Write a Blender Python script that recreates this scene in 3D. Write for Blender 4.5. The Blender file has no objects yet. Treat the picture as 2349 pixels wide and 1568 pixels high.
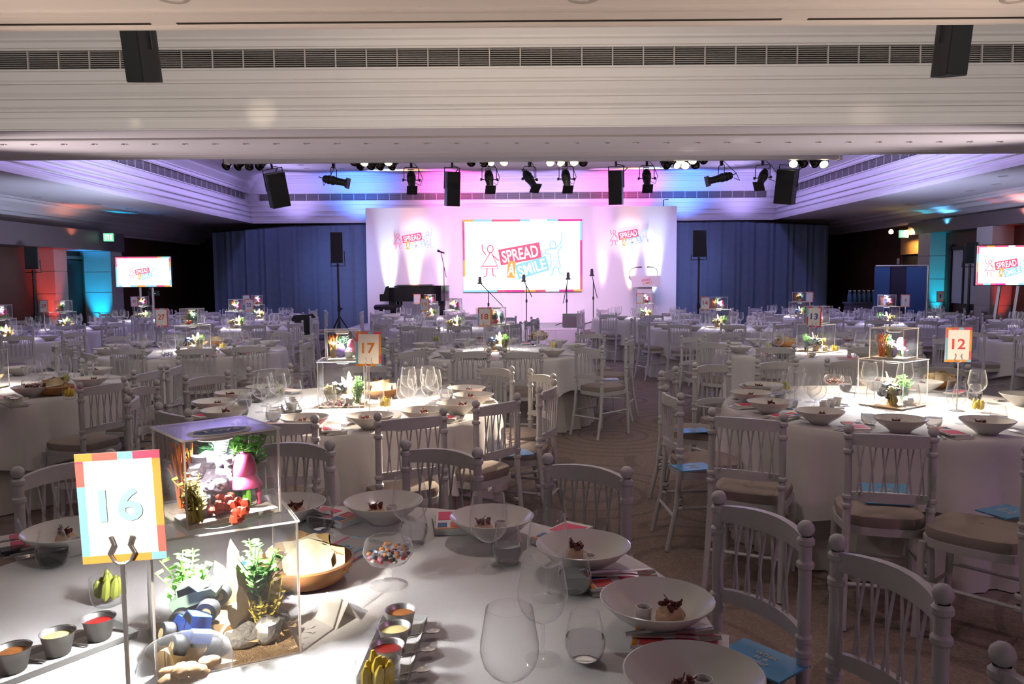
import bpy, math, random
from mathutils import Vector, Matrix
C = bpy.context.scene
COL = C.collection
rnd = random.Random(7)
PI = math.pi
cos, sin, rad = math.cos, math.sin, math.radians

# ------------------------------------------------------------------ camera
FPX, YH, ROLL, EYE, CX, CY = 1810.0, 637.0, 0.007, 1.57, 1174.5, 784.0
PITCH = math.atan((CY - YH) / FPX)
_fw = Vector((0, cos(PITCH), -sin(PITCH)))
_rt0 = Vector((1, 0, 0)); _up0 = _rt0.cross(_fw)
_rt = _rt0 * cos(ROLL) - _up0 * sin(ROLL)
_up = _up0 * cos(ROLL) + _rt0 * sin(ROLL)
cd = bpy.data.cameras.new('camera'); cam = bpy.data.objects.new('camera', cd); COL.objects.link(cam)
cd.sensor_width = 36.0; cd.lens = FPX / 2349 * 36; cd.clip_start = 0.05; cd.clip_end = 200
cam.matrix_world = Matrix(((_rt.x, _up.x, -_fw.x, 0), (_rt.y, _up.y, -_fw.y, 0), (_rt.z, _up.z, -_fw.z, EYE), (0, 0, 0, 1)))
C.camera = cam

def at(px, py, z=None, Y=None):
    """world point of a photo point, given its height z or its distance Y down the room"""
    d = _fw + _rt * ((px - CX) / FPX) - _up * ((py - CY) / FPX)
    t = (z - EYE) / d.z if z is not None else Y / d.y
    return Vector((d.x * t, d.y * t, EYE + d.z * t))

# ------------------------------------------------------------------ world, view, light
C.view_settings.view_transform = 'Standard'; C.view_settings.look = 'None'
C.view_settings.exposure = 0.28; C.view_settings.gamma = 1.0; C.view_settings.use_curve_mapping = False
w = bpy.data.worlds.new('world'); C.world = w; w.use_nodes = True
w.node_tree.nodes['Background'].inputs[0].default_value = (0.90, 0.84, 0.84, 1)
w.node_tree.nodes['Background'].inputs[1].default_value = 0.22
cy = C.cycles
cy.use_denoising = True; cy.use_adaptive_sampling = True; cy.adaptive_threshold = 0.07; cy.max_bounces = 7; cy.diffuse_bounces = 2; cy.glossy_bounces = 4
cy.transmission_bounces = 6; cy.transparent_max_bounces = 32
cy.caustics_reflective = False; cy.caustics_refractive = False
cy.sample_clamp_indirect = 4.0

def aim(o, target):
    d = Vector(target) - o.location
    o.rotation_euler = d.to_track_quat('-Z', 'Y').to_euler()

def spot(name, loc, target, power, color, angle, blend=0.5, radius=0.03):
    l = bpy.data.lights.new(name, 'SPOT'); l.energy = power; l.color = color
    l.spot_size = rad(angle); l.spot_blend = blend; l.shadow_soft_size = radius
    o = bpy.data.objects.new(name, l); COL.objects.link(o); o.location = loc; aim(o, target)
    return o

def area(name, loc, target, power, color, sx, sy):
    l = bpy.data.lights.new(name, 'AREA'); l.energy = power; l.color = color
    l.shape = 'RECTANGLE'; l.size = sx; l.size_y = sy
    o = bpy.data.objects.new(name, l); COL.objects.link(o); o.location = loc; aim(o, target)
    return o

WARM = (1.0, 0.83, 0.62); CREAM = (1.0, 0.93, 0.80); LILAC = (0.45, 0.36, 1.0); PINK = (1.0, 0.13, 0.72)
BLUE = (0.06, 0.20, 1.0); RED = (1.0, 0.06, 0.03); TEAL = (0.0, 0.50, 0.95)
# unseen light strips added inside the ceiling recesses to brighten their faces
area('recess_fill_near', (0, 4.95, 3.25), (0, 7.9, 3.32), 70, (1.0, 0.93, 0.88), 13, 0.12)
area('recess_fill_left', (-6.2, 14.5, 4.12), (-6.2, 14.5, 0), 80, LILAC, 0.2, 10)
area('recess_fill_right', (6.2, 14.5, 4.12), (6.2, 14.5, 0), 80, LILAC, 0.2, 10)
area('hall_wash', (0, 14.5, 4.15), (0, 14.5, 0), 62, (0.78, 0.75, 1.0), 8, 6)  # added overhead fill for the far tables, no fitting there
# unseen spots without fixtures, added to brighten the lowered ceiling
spot('ceiling_fill', (-4.2, 2.6, 0.9), (-1.4, 4.4, 3.03), 330, (1.0, 0.77, 0.60), 66, 1.0, 0.1)
spot('ceiling_fill', (4.2, 2.6, 0.9), (1.4, 4.4, 3.03), 330, (1.0, 0.77, 0.60), 66, 1.0, 0.1)
spot('ceiling_fill', (-8.8, 8.6, 1.9), (-3.0, 8.6, 3.03), 2000, (1.0, 0.86, 0.90), 24, 1.0, 0.1)
spot('ceiling_fill', (8.8, 8.6, 1.9), (3.0, 8.6, 3.03), 2000, (1.0, 0.86, 0.90), 24, 1.0, 0.1)
spot('soffit_wash', (-5.0, 13.0, 1.1), (-7.4, 13.2, 3.03), 330, (0.60, 0.68, 1.0), 92, 1.0, 0.1)  # added fill spots for the side soffits, left and right
spot('soffit_wash', (5.0, 13.0, 1.1), (7.4, 13.2, 3.03), 330, (0.56, 0.62, 1.0), 92, 1.0, 0.1)
for sx in (-1, 1):
    spot('recess_wash', (sx * 5.8, 20.0, 3.3), (sx * 2.0, 14.0, 4.2), 150, (0.55, 0.45, 1.0), 100, 1.0, 0.1)  # added lilac fill for the far recess ceiling
# unseen overhead spots, added as general top light on the near seating
for x, y in ((-3.6, 2.2), (0.2, 3.2), (3.6, 2.2)):
    spot('overhead_fill', (x, y, 3.0), (x, y, 0), 24, (1.0, 0.88, 0.88), 150, 1.0, 0.08)
# profile spots throwing warm pools on the tables
spot('table_beam', (2.6, 9.3, 2.9), (-0.45, 4.8, 0.76), 5200, WARM, 12, 0.7, 0.05)
spot('table_beam', (0.8, 9.3, 2.9), (2.75, 4.75, 0.76), 3200, WARM, 14, 0.7, 0.05)
spot('table_beam', (-2.6, 9.3, 2.9), (-1.1, 5.2, 0.8), 500, WARM, 14, 0.7, 0.05)
spot('table_beam', (0.3, 4.9, 3.2), (-0.62, 1.66, 1.0), 240, CREAM, 9, 0.6, 0.05)
spot('card_beam', (-1.6, -1.2, 2.95), (-0.72, 1.42, 1.12), 1200, CREAM, 7, 0.6, 0.05)
spot('card_beam', (1.6, -1.0, 2.95), (2.64, 4.6, 1.12), 900, CREAM, 4, 0.6, 0.05)
spot('pink_stray', (4.4, -0.3, 2.8), (1.3, 2.6, 0.7), 60, (1.0, 0.36, 0.80), 52, 1.0, 0.05)
spot('violet_stray', (5.2, 2.6, 2.8), (3.1, 3.9, 0.6), 60, (0.55, 0.30, 1.0), 26, 1.0, 0.05)
for px, py in ((1700, 322), (1580, 341)):  # added spots standing in for reflected patches under the beam
    g = at(px, py, z=3.03); spot('glint_spot', (g.x - .6, g.y - 2.5, 0.9), g, 45, (1, .9, .8), 5, .8, 0.03)
# added spots standing in for reflected glints on the near beam face
for px, py, a, p in ((600, 262, 7, 90), (310, 286, 2.5, 60), (1990, 265, 8, 40)):
    spot('glint_spot', (at(px, py, Y=7.8).x * .6, 5.0, 3.12), at(px, py, Y=7.85), p, WARM, a, 1.0, 0.03)
# colour washes up the back of the recess from behind the set
for px, c, p in ((1035, PINK, 150), (1440, PINK, 140), (815, BLUE, 210), (1580, BLUE, 200), (1160, LILAC, 70), (1300, LILAC, 70), (660, LILAC, 60), (1720, LILAC, 60)):
    g = at(px, 465, Y=20.0)
    spot('wash_uplight', (g.x, 19.95, 3.1), (g.x, 20.75, 4.1), p, c, 110, 0.9, 0.05)
# uplights at the foot of the set
for px, c, p, a in ((890, (0.62, 0.84, 1.0), 800, 21), (948, (1.0, 0.45, 0.16), 1000, 19), (1012, (1.0, 0.18, 0.92), 800, 19),
                    (1386, (1.0, 0.34, 1.0), 800, 15), (1450, (1.0, 0.55, 0.32), 1000, 18), (1505, (0.62, 0.80, 1.0), 900, 21)):
    g = at(px, 740, Y=19.3)
    spot('set_uplight', (g.x, 19.49, 0.54), (g.x, 19.69, 2.2), p * 1.3, c, a, 1.0, 0.04)
for px in (962, 1442):
    g = at(px, 545, Y=19.6); s = at(1000 if px < 1100 else 1360, 410, Y=9.9)
    spot('logo_beam', (s.x, 9.6, 2.75), g, 1900, (1, 0.90, 1.0), 7.0, 0.8, 0.03)
area('set_wash', (0.1, 10.6, 3.9), (0.1, 19.6, 1.9), 80, (1.0, 0.60, 0.98), 4, 0.3).data.spread = rad(50)

for sx in (-1, 1):
    spot('set_wash_blue', (sx * 4.6, 13.0, 4.0), (sx * 4.3, 19.6, 2.0), 900, (0.30, 0.42, 1.0), 24, 1.0, 0.05)

# ------------------------------------------------------------------ materials
MATS = {}
def mat(name, col, rough=0.6, metal=0.0, emit=0.0, ecol=None, spec=0.4, noise=0.0, nscale=40, bump=0.0, bscale=200, trans=0.0):
    if name in MATS: return MATS[name]
    m = bpy.data.materials.new(name); m.use_nodes = True; nt = m.node_tree
    b = nt.nodes['Principled BSDF']
    b.inputs['Base Color'].default_value = (*col, 1); b.inputs['Roughness'].default_value = rough
    b.inputs['Metallic'].default_value = metal; b.inputs['Specular IOR Level'].default_value = spec
    if emit:
        b.inputs['Emission Color'].default_value = (*(ecol or col), 1); b.inputs['Emission Strength'].default_value = emit
    if trans: b.inputs['Transmission Weight'].default_value = trans
    if noise or bump:
        tc = nt.nodes.new('ShaderNodeTexCoord')
    if noise:
        n = nt.nodes.new('ShaderNodeTexNoise'); n.inputs['Scale'].default_value = nscale; n.inputs['Detail'].default_value = 4
        nt.links.new(tc.outputs['Object'], n.inputs['Vector'])
        r = nt.nodes.new('ShaderNodeMix'); r.data_type = 'RGBA'
        r.inputs['A'].default_value = (*[max(0, c * (1 - noise)) for c in col], 1)
        r.inputs['B'].default_value = (*[min(1, c * (1 + noise)) for c in col], 1)
        nt.links.new(n.outputs['Fac'], r.inputs['Factor']); nt.links.new(r.outputs['Result'], b.inputs['Base Color'])
    if bump:
        n2 = nt.nodes.new('ShaderNodeTexNoise'); n2.inputs['Scale'].default_value = bscale
        nt.links.new(tc.outputs['Object'], n2.inputs['Vector'])
        bp = nt.nodes.new('ShaderNodeBump'); bp.inputs['Strength'].default_value = bump; bp.inputs['Distance'].default_value = 0.01
        nt.links.new(n2.outputs['Fac'], bp.inputs['Height']); nt.links.new(bp.outputs['Normal'], b.inputs['Normal'])
    MATS[name] = m
    return m

def thin_glass(name, tint=(1, 1, 1), ior=1.45, rough=0.11, gain=1.0, edge=0.55, power=2.5):
    if name in MATS: return MATS[name]
    m = bpy.data.materials.new(name); m.use_nodes = True; nt = m.node_tree
    nt.nodes.remove(nt.nodes['Principled BSDF']); out = nt.nodes['Material Output']
    t = nt.nodes.new('ShaderNodeBsdfTransparent'); t.inputs[0].default_value = (*tint, 1)
    g = nt.nodes.new('ShaderNodeBsdfGlossy'); g.inputs['Roughness'].default_value = rough
    f = nt.nodes.new('ShaderNodeLayerWeight'); f.inputs['Blend'].default_value = 0.5
    p = nt.nodes.new('ShaderNodeMath'); p.operation = 'POWER'; p.inputs[1].default_value = power
    q = nt.nodes.new('ShaderNodeMath'); q.operation = 'MULTIPLY_ADD'; q.inputs[1].default_value = 0.85 * gain; q.inputs[2].default_value = 0.045
    e = nt.nodes.new('ShaderNodeMixShader'); e.inputs[0].default_value = edge
    d = nt.nodes.new('ShaderNodeBsdfTranslucent'); d.inputs[0].default_value = (1, 1, 1, 1)
    d2 = nt.nodes.new('ShaderNodeBsdfDiffuse'); d2.inputs[0].default_value = (1, 1, 1, 1)  # white scatter at grazing angles replaces refracted bright outlines
    dd = nt.nodes.new('ShaderNodeMixShader'); nt.links.new(d.outputs[0], dd.inputs[1]); nt.links.new(d2.outputs[0], dd.inputs[2])
    nt.links.new(g.outputs[0], e.inputs[1]); nt.links.new(dd.outputs[0], e.inputs[2])
    x = nt.nodes.new('ShaderNodeMixShader')
    nt.links.new(f.outputs['Facing'], p.inputs[0]); nt.links.new(p.outputs[0], q.inputs[0])
    nt.links.new(q.outputs[0], x.inputs[0]); nt.links.new(t.outputs[0], x.inputs[1]); nt.links.new(e.outputs[0], x.inputs[2])
    nt.links.new(x.outputs[0], out.inputs['Surface'])
    MATS[name] = m
    return m

def paper(name, col, translucency=0.35):
    if name in MATS: return MATS[name]
    m = bpy.data.materials.new(name); m.use_nodes = True; nt = m.node_tree
    b = nt.nodes['Principled BSDF']; b.inputs['Base Color'].default_value = (*col, 1); b.inputs['Roughness'].default_value = 0.55
    t = nt.nodes.new('ShaderNodeBsdfTranslucent'); t.inputs[0].default_value = (*col, 1)
    x = nt.nodes.new('ShaderNodeMixShader'); x.inputs[0].default_value = translucency
    nt.links.new(b.outputs[0], x.inputs[1]); nt.links.new(t.outputs[0], x.inputs[2])
    nt.links.new(x.outputs[0], nt.nodes['Material Output'].inputs['Surface'])
    MATS[name] = m
    return m

M_plaster = mat('plaster', (0.72, 0.69, 0.67), 0.45, noise=0.03, nscale=3, spec=0.35)
M_ceil = mat('ceiling_paint', (0.80, 0.76, 0.75), 0.7, noise=0.03, nscale=2)
M_cloth = mat('white_linen', (0.74, 0.70, 0.68), 0.85, bump=0.25, bscale=500, spec=0.15)
M_under = mat('cream_linen', (0.60, 0.55, 0.50), 0.85, bump=0.25, bscale=400, spec=0.15)
M_chair = mat('limewash', (0.57, 0.55, 0.55), 0.42, noise=0.12, nscale=30)
M_pad = mat('taupe_pad', (0.36, 0.30, 0.27), 0.9, bump=0.2, bscale=300, spec=0.1)
M_black = mat('black_plastic', (0.012, 0.012, 0.013), 0.5, noise=0.3, nscale=60)
M_blackgrille = mat('black_mesh', (0.010, 0.010, 0.011), 0.75, bump=0.6, bscale=400)
M_blackgloss = mat('black_lacquer', (0.006, 0.006, 0.007), 0.12, spec=0.6)
M_metal = mat('chrome', (0.86, 0.83, 0.80), 0.34, 1.0)
M_steel = mat('brushed_steel', (0.72, 0.70, 0.67), 0.36, 1.0)
M_navy = mat('navy_drape', (0.135, 0.185, 0.26), 0.9, bump=0.3, bscale=120, noise=0.15, nscale=8, spec=0.1)
M_dark = mat('dark_panel', (0.020, 0.015, 0.014), 0.6, noise=0.3, nscale=6)
M_wood = mat('brown_veneer', (0.075, 0.035, 0.022), 0.5, noise=0.3, nscale=5)
M_col = mat('column_cladding', (0.42, 0.40, 0.40), 0.6, noise=0.06, nscale=8)
M_china = mat('white_china', (0.74, 0.71, 0.66), 0.18, spec=0.5)
M_glass = thin_glass('wine_glass', (0.99, 0.99, 0.99), rough=0.11, power=3.0, edge=0.6)
M_glassfar = thin_glass('far_glass', (0.985, 0.985, 0.985), edge=0.7, power=1.6)  # stronger white outline colour in place of sparkle
M_acrylic = thin_glass('acrylic', (0.985, 0.985, 0.985), gain=0.5, edge=0.05)
M_edge = paper('acrylic_edge', (0.95, 0.88, 0.80), 0.6)  # pale edge colour standing in for light glowing along clear panes
M_puck = mat('lamp_disc', (0.9, 0.9, 0.88), 0.4, emit=4.0, ecol=(1, 0.97, 0.9))
M_puckrim = mat('lamp_rim', (0.85, 0.84, 0.82), 0.4)
M_sand = mat('white_sand', (0.80, 0.72, 0.62), 0.9, noise=0.2, nscale=120, bump=0.4, bscale=250)
M_card = paper('card_white', (0.90, 0.86, 0.80), 0.45)
M_white = mat('white_paint', (0.80, 0.80, 0.80), 0.5)
M_pinkp = mat('print_pink', (0.78, 0.06, 0.16), 0.5)
M_orangep = mat('print_orange', (0.90, 0.33, 0.05), 0.5)
M_bluep = mat('print_blue', (0.28, 0.58, 0.75), 0.5)
M_redp = mat('print_red', (0.75, 0.10, 0.10), 0.5)
M_navyp = mat('print_navy', (0.05, 0.12, 0.30), 0.5)
PRINT = [M_pinkp, M_orangep, M_bluep, M_redp]

# ------------------------------------------------------------------ mesh building
class MB:
    def __init__(s): s.v = []; s.f = []; s.m = []; s.cur = 0
    def add(s, vs, fs):
        n = len(s.v); s.v.extend([tuple(v) for v in vs])
        for f in fs: s.f.append([i + n for i in f]); s.m.append(s.cur)
        return s
    def mi(s, i): s.cur = i; return s
    def box(s, c, d, rz=0.0, M=None):
        x, y, z = d[0] / 2, d[1] / 2, d[2] / 2; vs = []
        for k in (-z, z):
            for a, b in ((-x, -y), (x, -y), (x, y), (-x, y)):
                if M is not None: p = M @ Vector((a, b, k)); vs.append((p.x + c[0], p.y + c[1], p.z + c[2]))
                else: vs.append((c[0] + a * cos(rz) - b * sin(rz), c[1] + a * sin(rz) + b * cos(rz), c[2] + k))
        return s.add(vs, [(3, 2, 1, 0), (4, 5, 6, 7), (0, 1, 5, 4), (1, 2, 6, 5), (2, 3, 7, 6), (3, 0, 4, 7)])
    def tube(s, pts, r, n=8, caps=True):
        pts = [Vector(p) for p in pts]; rs = r if isinstance(r, (list, tuple)) else [r] * len(pts)
        t0 = (pts[1] - pts[0]).normalized(); a = Vector((0, 0, 1)) if abs(t0.z) < 0.9 else Vector((1, 0, 0))
        u = t0.cross(a).normalized(); vs = []
        for i, p in enumerate(pts):
            t = (pts[min(i + 1, len(pts) - 1)] - pts[max(i - 1, 0)]).normalized()
            u = (u - t * u.dot(t)).normalized(); v = t.cross(u)
            for k in range(n):
                A = 2 * PI * k / n; vs.append(p + (u * cos(A) + v * sin(A)) * rs[i])
        fs = [(i * n + k, i * n + (k + 1) % n, (i + 1) * n + (k + 1) % n, (i + 1) * n + k) for i in range(len(pts) - 1) for k in range(n)]
        if caps: fs += [tuple(range(n))[::-1], tuple(range((len(pts) - 1) * n, len(pts) * n))]
        return s.add(vs, fs)
    def lathe(s, prof, n=16, c=(0, 0, 0), M=None, close=False):
        vs = []; fs = []; rows = []
        for r, z in prof:
            row = []
            if r < 1e-6: row = [len(vs)] * n; vs.append((0, 0, z))
            else:
                for k in range(n): row.append(len(vs)); vs.append((r * cos(2 * PI * k / n), r * sin(2 * PI * k / n), z))
            rows.append(row)
        for a, b in zip(rows[:-1], rows[1:]):
            for k in range(n):
                q = [a[k], a[(k + 1) % n], b[(k + 1) % n], b[k]]; o = []
                for i in q:
                    if i not in o: o.append(i)
                if len(o) > 2: fs.append(o)
        out = []
        for x in vs:
            p = Vector(x)
            if M is not None: p = M @ p
            out.append(p + Vector(c))
        return s.add(out, fs)
    def ball(s, c, r, n=10, k=6, sc=(1, 1, 1)):
        pr = [(r * sin(PI * i / k), -r * cos(PI * i / k)) for i in range(k + 1)]; pr[0] = (0, -r); pr[-1] = (0, r)
        return s.lathe(pr, n, c, Matrix.Diagonal((*sc, 1)).to_3x3())
    def prism(s, poly, z0, z1, M=None, c=(0, 0, 0)):
        n = len(poly); vs = [(x, y, z0) for x, y in poly] + [(x, y, z1) for x, y in poly]
        if M is not None: vs = [M @ Vector(v) for v in vs]
        vs = [Vector(v) + Vector(c) for v in vs]
        return s.add(vs, [tuple(range(n))[::-1], tuple(range(n, 2 * n))] + [(i, (i + 1) % n, n + (i + 1) % n, n + i) for i in range(n)])
    def quad(s, a, b, c, d): return s.add([a, b, c, d], [(0, 1, 2, 3)])
    def lump(s, c, r, seed=0, n=12, k=8, amp=0.22, sc=(1, 1, 1)):
        q = random.Random(seed); ph = [(q.uniform(1.5, 4), q.uniform(1.5, 4), q.uniform(0, 6)) for _ in range(4)]
        i0 = len(s.v); s.ball((0, 0, 0), 1, n, k)
        for i in range(i0, len(s.v)):
            x, y, z = s.v[i]; f = 1 + amp * sum(sin(a * x * 1.7 + b * y * 1.9 + p + z * a) for a, b, p in ph) / 2.2
            s.v[i] = (c[0] + x * f * r * sc[0], c[1] + y * f * r * sc[1], c[2] + z * f * r * sc[2])
        return s
    def mesh(s, name, mats, smooth=True, ang=38):
        me = bpy.data.meshes.new(name); me.from_pydata(s.v, [], s.f)
        for m in (mats if isinstance(mats, (list, tuple)) else [mats]): me.materials.append(m)
        if any(s.m): me.polygons.foreach_set('material_index', s.m)
        if smooth:
            me.polygons.foreach_set('use_smooth', [True] * len(me.polygons))
            me.set_sharp_from_angle(angle=rad(ang))
        me.update(); return me

def link(name, me, parent=None, loc=(0, 0, 0), rz=0.0, rot=None):
    o = bpy.data.objects.new(name, me); COL.objects.link(o); o.location = loc
    o.rotation_euler = rot if rot is not None else (0, 0, rz)
    if parent is not None: o.parent = parent
    return o
def tag(o, label=None, cat=None, group=None, kind=None):
    if label: o['label'] = label
    if cat: o['category'] = cat
    if group: o['group'] = group
    if kind: o['kind'] = kind
    return o
def thing(name, loc, rz, label, cat, group=None): return tag(link(name, None, None, loc, rz), label, cat, group)
def part(name, mb, mats, parent, loc=(0, 0, 0), rz=0.0, smooth=True, label=None, rot=None):
    o = link(name, mb.mesh(name, mats, smooth), parent, loc, rz, rot)
    if label: o['label'] = label
    return o
def solid(name, mb, mats, loc, rz, label, cat, group=None, smooth=True):
    return tag(link(name, mb.mesh(name, mats, smooth), None, loc, rz), label, cat, group)
def struct(name, mb, mats, parent=None, smooth=False):
    o = link(name, mb.mesh(name, mats, smooth), parent)
    o['kind'] = 'structure'; return o
def dup(root, loc, rz, label, group=None):
    r = root.copy(); COL.objects.link(r); r.location = loc; r.rotation_euler = (0, 0, rz); r['label'] = label
    if group: r['group'] = group
    for ch in root.children:
        c = ch.copy(); COL.objects.link(c); c.parent = r
        for g in ch.children:
            d = g.copy(); COL.objects.link(d); d.parent = c
    return r
PROTO = {}
def stamp(key, make, loc, rz, label, cat, group=None):
    """first call builds the thing where it stands, later calls copy it with its parts"""
    if key not in PROTO:
        o = make(); PROTO[key] = o; o.location = loc; o.rotation_euler = (0, 0, rz); tag(o, label, cat, group); return o
    return dup(PROTO[key], loc, rz, label, group)

_fonts = {}
def text_mesh(txt, h, mats, width=None, squeeze=1.0, bold=0.0, depth=0.001):
    """flat lettering in the x-z plane facing -y, centred on the origin"""
    cu = bpy.data.curves.new('lettering', 'FONT'); cu.body = txt; cu.align_x = 'CENTER'; cu.align_y = 'CENTER'
    cu.size = 1.0; cu.extrude = 0.0; cu.offset = bold; cu.resolution_u = 3
    o = bpy.data.objects.new('lettering', cu); COL.objects.link(o)
    me = bpy.data.meshes.new_from_object(o); bpy.data.objects.remove(o); bpy.data.curves.remove(cu)
    xs = [v.co.x for v in me.vertices]; ys = [v.co.y for v in me.vertices]
    cx, cyy = (max(xs) + min(xs)) / 2, (max(ys) + min(ys)) / 2; k = h / (max(ys) - min(ys))
    kx = width / (max(xs) - min(xs)) if width else k * squeeze
    for v in me.vertices: v.co = Vector(((v.co.x - cx) * kx, -depth, (v.co.y - cyy) * k))
    me.materials.clear(); me.materials.append(mats); return me

# ------------------------------------------------------------------ the room
XL, XR, YB, ZS, ZC = -9.3, 9.3, 23.5, 3.03, 4.22
def carpet():
    m = bpy.data.materials.new('carpet'); m.use_nodes = True; nt = m.node_tree; L = nt.links.new
    b = nt.nodes['Principled BSDF']; b.inputs['Roughness'].default_value = 0.95; b.inputs['Specular IOR Level'].default_value = 0.1
    tc = nt.nodes.new('ShaderNodeTexCoord')
    def node(t, **k):
        n = nt.nodes.new(t)
        for a, v in k.items(): n.inputs[a].default_value = v
        return n
    v = node('ShaderNodeTexVoronoi', Scale=70.0); L(tc.outputs['Object'], v.inputs['Vector'])
    wv = nt.nodes.new('ShaderNodeTexVoronoi'); wv.inputs['Scale'].default_value = 0.75; L(tc.outputs['Object'], wv.inputs['Vector'])
    sn = nt.nodes.new('ShaderNodeMath'); sn.operation = 'MULTIPLY'; sn.inputs[1].default_value = 55; L(wv.outputs['Distance'], sn.inputs[0])
    s2 = nt.nodes.new('ShaderNodeMath'); s2.operation = 'SINE'; L(sn.outputs[0], s2.inputs[0])
    s3 = nt.nodes.new('ShaderNodeMath'); s3.operation = 'GREATER_THAN'; s3.inputs[1].default_value = 0.72; L(s2.outputs[0], s3.inputs[0])
    n = node('ShaderNodeTexNoise', Scale=2.2); L(tc.outputs['Object'], n.inputs['Vector'])
    m1 = nt.nodes.new('ShaderNodeMix'); m1.data_type = 'RGBA'; m1.inputs['A'].default_value = (0.200, 0.150, 0.125, 1); m1.inputs['B'].default_value = (0.31, 0.24, 0.20, 1)
    L(v.outputs['Distance'], m1.inputs['Factor'])
    m2 = nt.nodes.new('ShaderNodeMix'); m2.data_type = 'RGBA'; m2.inputs['B'].default_value = (0.095, 0.070, 0.060, 1)
    mf = nt.nodes.new('ShaderNodeMath'); mf.operation = 'MULTIPLY'; mf.inputs[1].default_value = 0.35; L(s3.outputs[0], mf.inputs[0])
    L(mf.outputs[0], m2.inputs['Factor']); L(m1.outputs['Result'], m2.inputs['A'])
    L(m2.outputs['Result'], b.inputs['Base Color'])
    bp = nt.nodes.new('ShaderNodeBump'); bp.inputs['Strength'].default_value = 0.5; bp.inputs['Distance'].default_value = 0.01
    L(v.outputs['Distance'], bp.inputs['Height']); L(bp.outputs['Normal'], b.inputs['Normal'])
    return m
struct('floor', MB().box((0, 9.5, -0.05), (19.4, 29, 0.1)), carpet())
# lowered ceiling bands between the recesses
b = MB()
for x0, x1, y0, y1 in ((XL, XR, -4.5, 4.72), (XL, XR, 7.77, 9.54), (XL, -6.75, 9.54, 20.8), (6.85, XR, 9.54, 20.8), (XL, XR, 20.8, YB),
                       (XL, -7, 4.72, 7.77), (7, XR, 4.72, 7.77)):
    b.box(((x0 + x1) / 2, (y0 + y1) / 2, ZS + 0.04), (x1 - x0, y1 - y0, 0.08))
struct('ceiling', b, M_ceil)
b = MB(); b.box((0, 6.2, ZC + 0.05), (15.2, 4.2, 0.1)); b.box((0, 15.2, ZC + 0.05), (15.2, 12.6, 0.1))
struct('ceiling_recess', b, M_ceil)
PROFILE = [(0, 3.03), (0, 3.095), (.02, 3.10), (.02, 3.135), (.05, 3.15), (.05, 3.20), (.035, 3.205), (.035, 3.225), (.075, 3.26), (.085, 3.31),
           (.085, 3.325), (.065, 3.33), (.065, 3.35), (.10, 3.40), (.115, 3.46), (.115, 3.475), (.095, 3.48), (.095, 3.50), (.115, 3.52), (.115, 3.60),
           (.10, 3.605), (.10, 3.62), (.16, 3.62), (.16, 3.80), (.10, 3.80), (.10, 3.815), (.085, 3.82), (.085, 3.87), (.06, 3.885), (.06, 3.905),
           (.02, 3.95), (-.05, 4.02), (-.06, 4.04), (-.06, 4.06), (-.12, 4.10), (-.20, 4.13), (-.22, 4.15), (-.22, 4.165), (-.30, 4.19), (-.32, 4.20), (-.32, ZC)]
def cornice(name, x0, x1, y0, y1):
    vs = []; fs = []
    for o, z in PROFILE: o -= .006; vs += [(x0 - o, y0 - o, z), (x1 + o, y0 - o, z), (x1 + o, y1 + o, z), (x0 - o, y1 + o, z)]
    for i in range(len(PROFILE) - 1):
        for k in range(4): fs.append((i * 4 + k, i * 4 + (k + 1) % 4, i * 4 + 4 + (k + 1) % 4, i * 4 + 4 + k))
    struct(name, MB().add(vs, fs), M_plaster)
cornice('trim_1', -7, 7, 4.72, 7.77)
cornice('trim_2', -6.75, 6.85, 9.54, 20.8)
# small steps under the nearest band: moulding and light slot
b = MB()
for y, h, d in ((4.70, .014, .03), (4.52, .012, .03), (4.47, .02, .05), (4.42, .012, .03)): b.box((0, y, ZS - h / 2), (18, d, h))
struct('trim_3', b, M_ceil)
b = MB()
for x0, x1 in ((-9, -2.05), (-1.9, 1.55), (1.7, 3.25), (3.35, 9)): b.box(((x0 + x1) / 2, 4.635, ZS - 0.002), (x1 - x0, 0.022, 0.004))
struct('trim_4', b, mat('slot_dark', (0.03, 0.025, 0.02), 0.8))
b = MB()
for y, h, d in ((7.80, .012, .05), (8.30, .02, .06), (8.37, .01, .05), (9.30, .012, .04), (9.38, .022, .06), (9.50, .03, .07)): b.box((0, y, ZS - h / 2), (18, d, h))
struct('trim_5', b, M_ceil)
# cornices along the side walls
for sx, name, zb in ((-1, 'trim_6', 2.60), (1, 'trim_7', 2.73)):
    pr = [(8.55, ZS), (8.60, ZS - .03), (8.66, ZS - .03), (8.70, ZS - .07), (8.84, (ZS + zb) / 2 + .06), (8.90, (ZS + zb) / 2), (8.96, (ZS + zb) / 2), (9.05, zb + .12), (9.16, zb + .05), (9.22, zb + .05), (9.22, zb), (9.32, zb)]
    vs = []; fs = []
    for x, z in pr: vs += [(sx * x, -4, z), (sx * x, YB, z)]
    for i in range(len(pr) - 1): fs.append((2 * i, 2 * i + 1, 2 * i + 3, 2 * i + 2))
    struct(name, MB().add(vs, fs), M_plaster)
struct('wall_left', MB().box((XL - .05, 9.5, 1.5), (0.1, 29, 3.1)), M_wood)
struct('wall_right', MB().box((XR + .05, 9.5, 1.5), (0.1, 29, 3.1)), M_wood)
struct('wall_back', MB().box((0, YB + .05, 1.5), (18.8, 0.1, 3.1)), M_dark)
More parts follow.
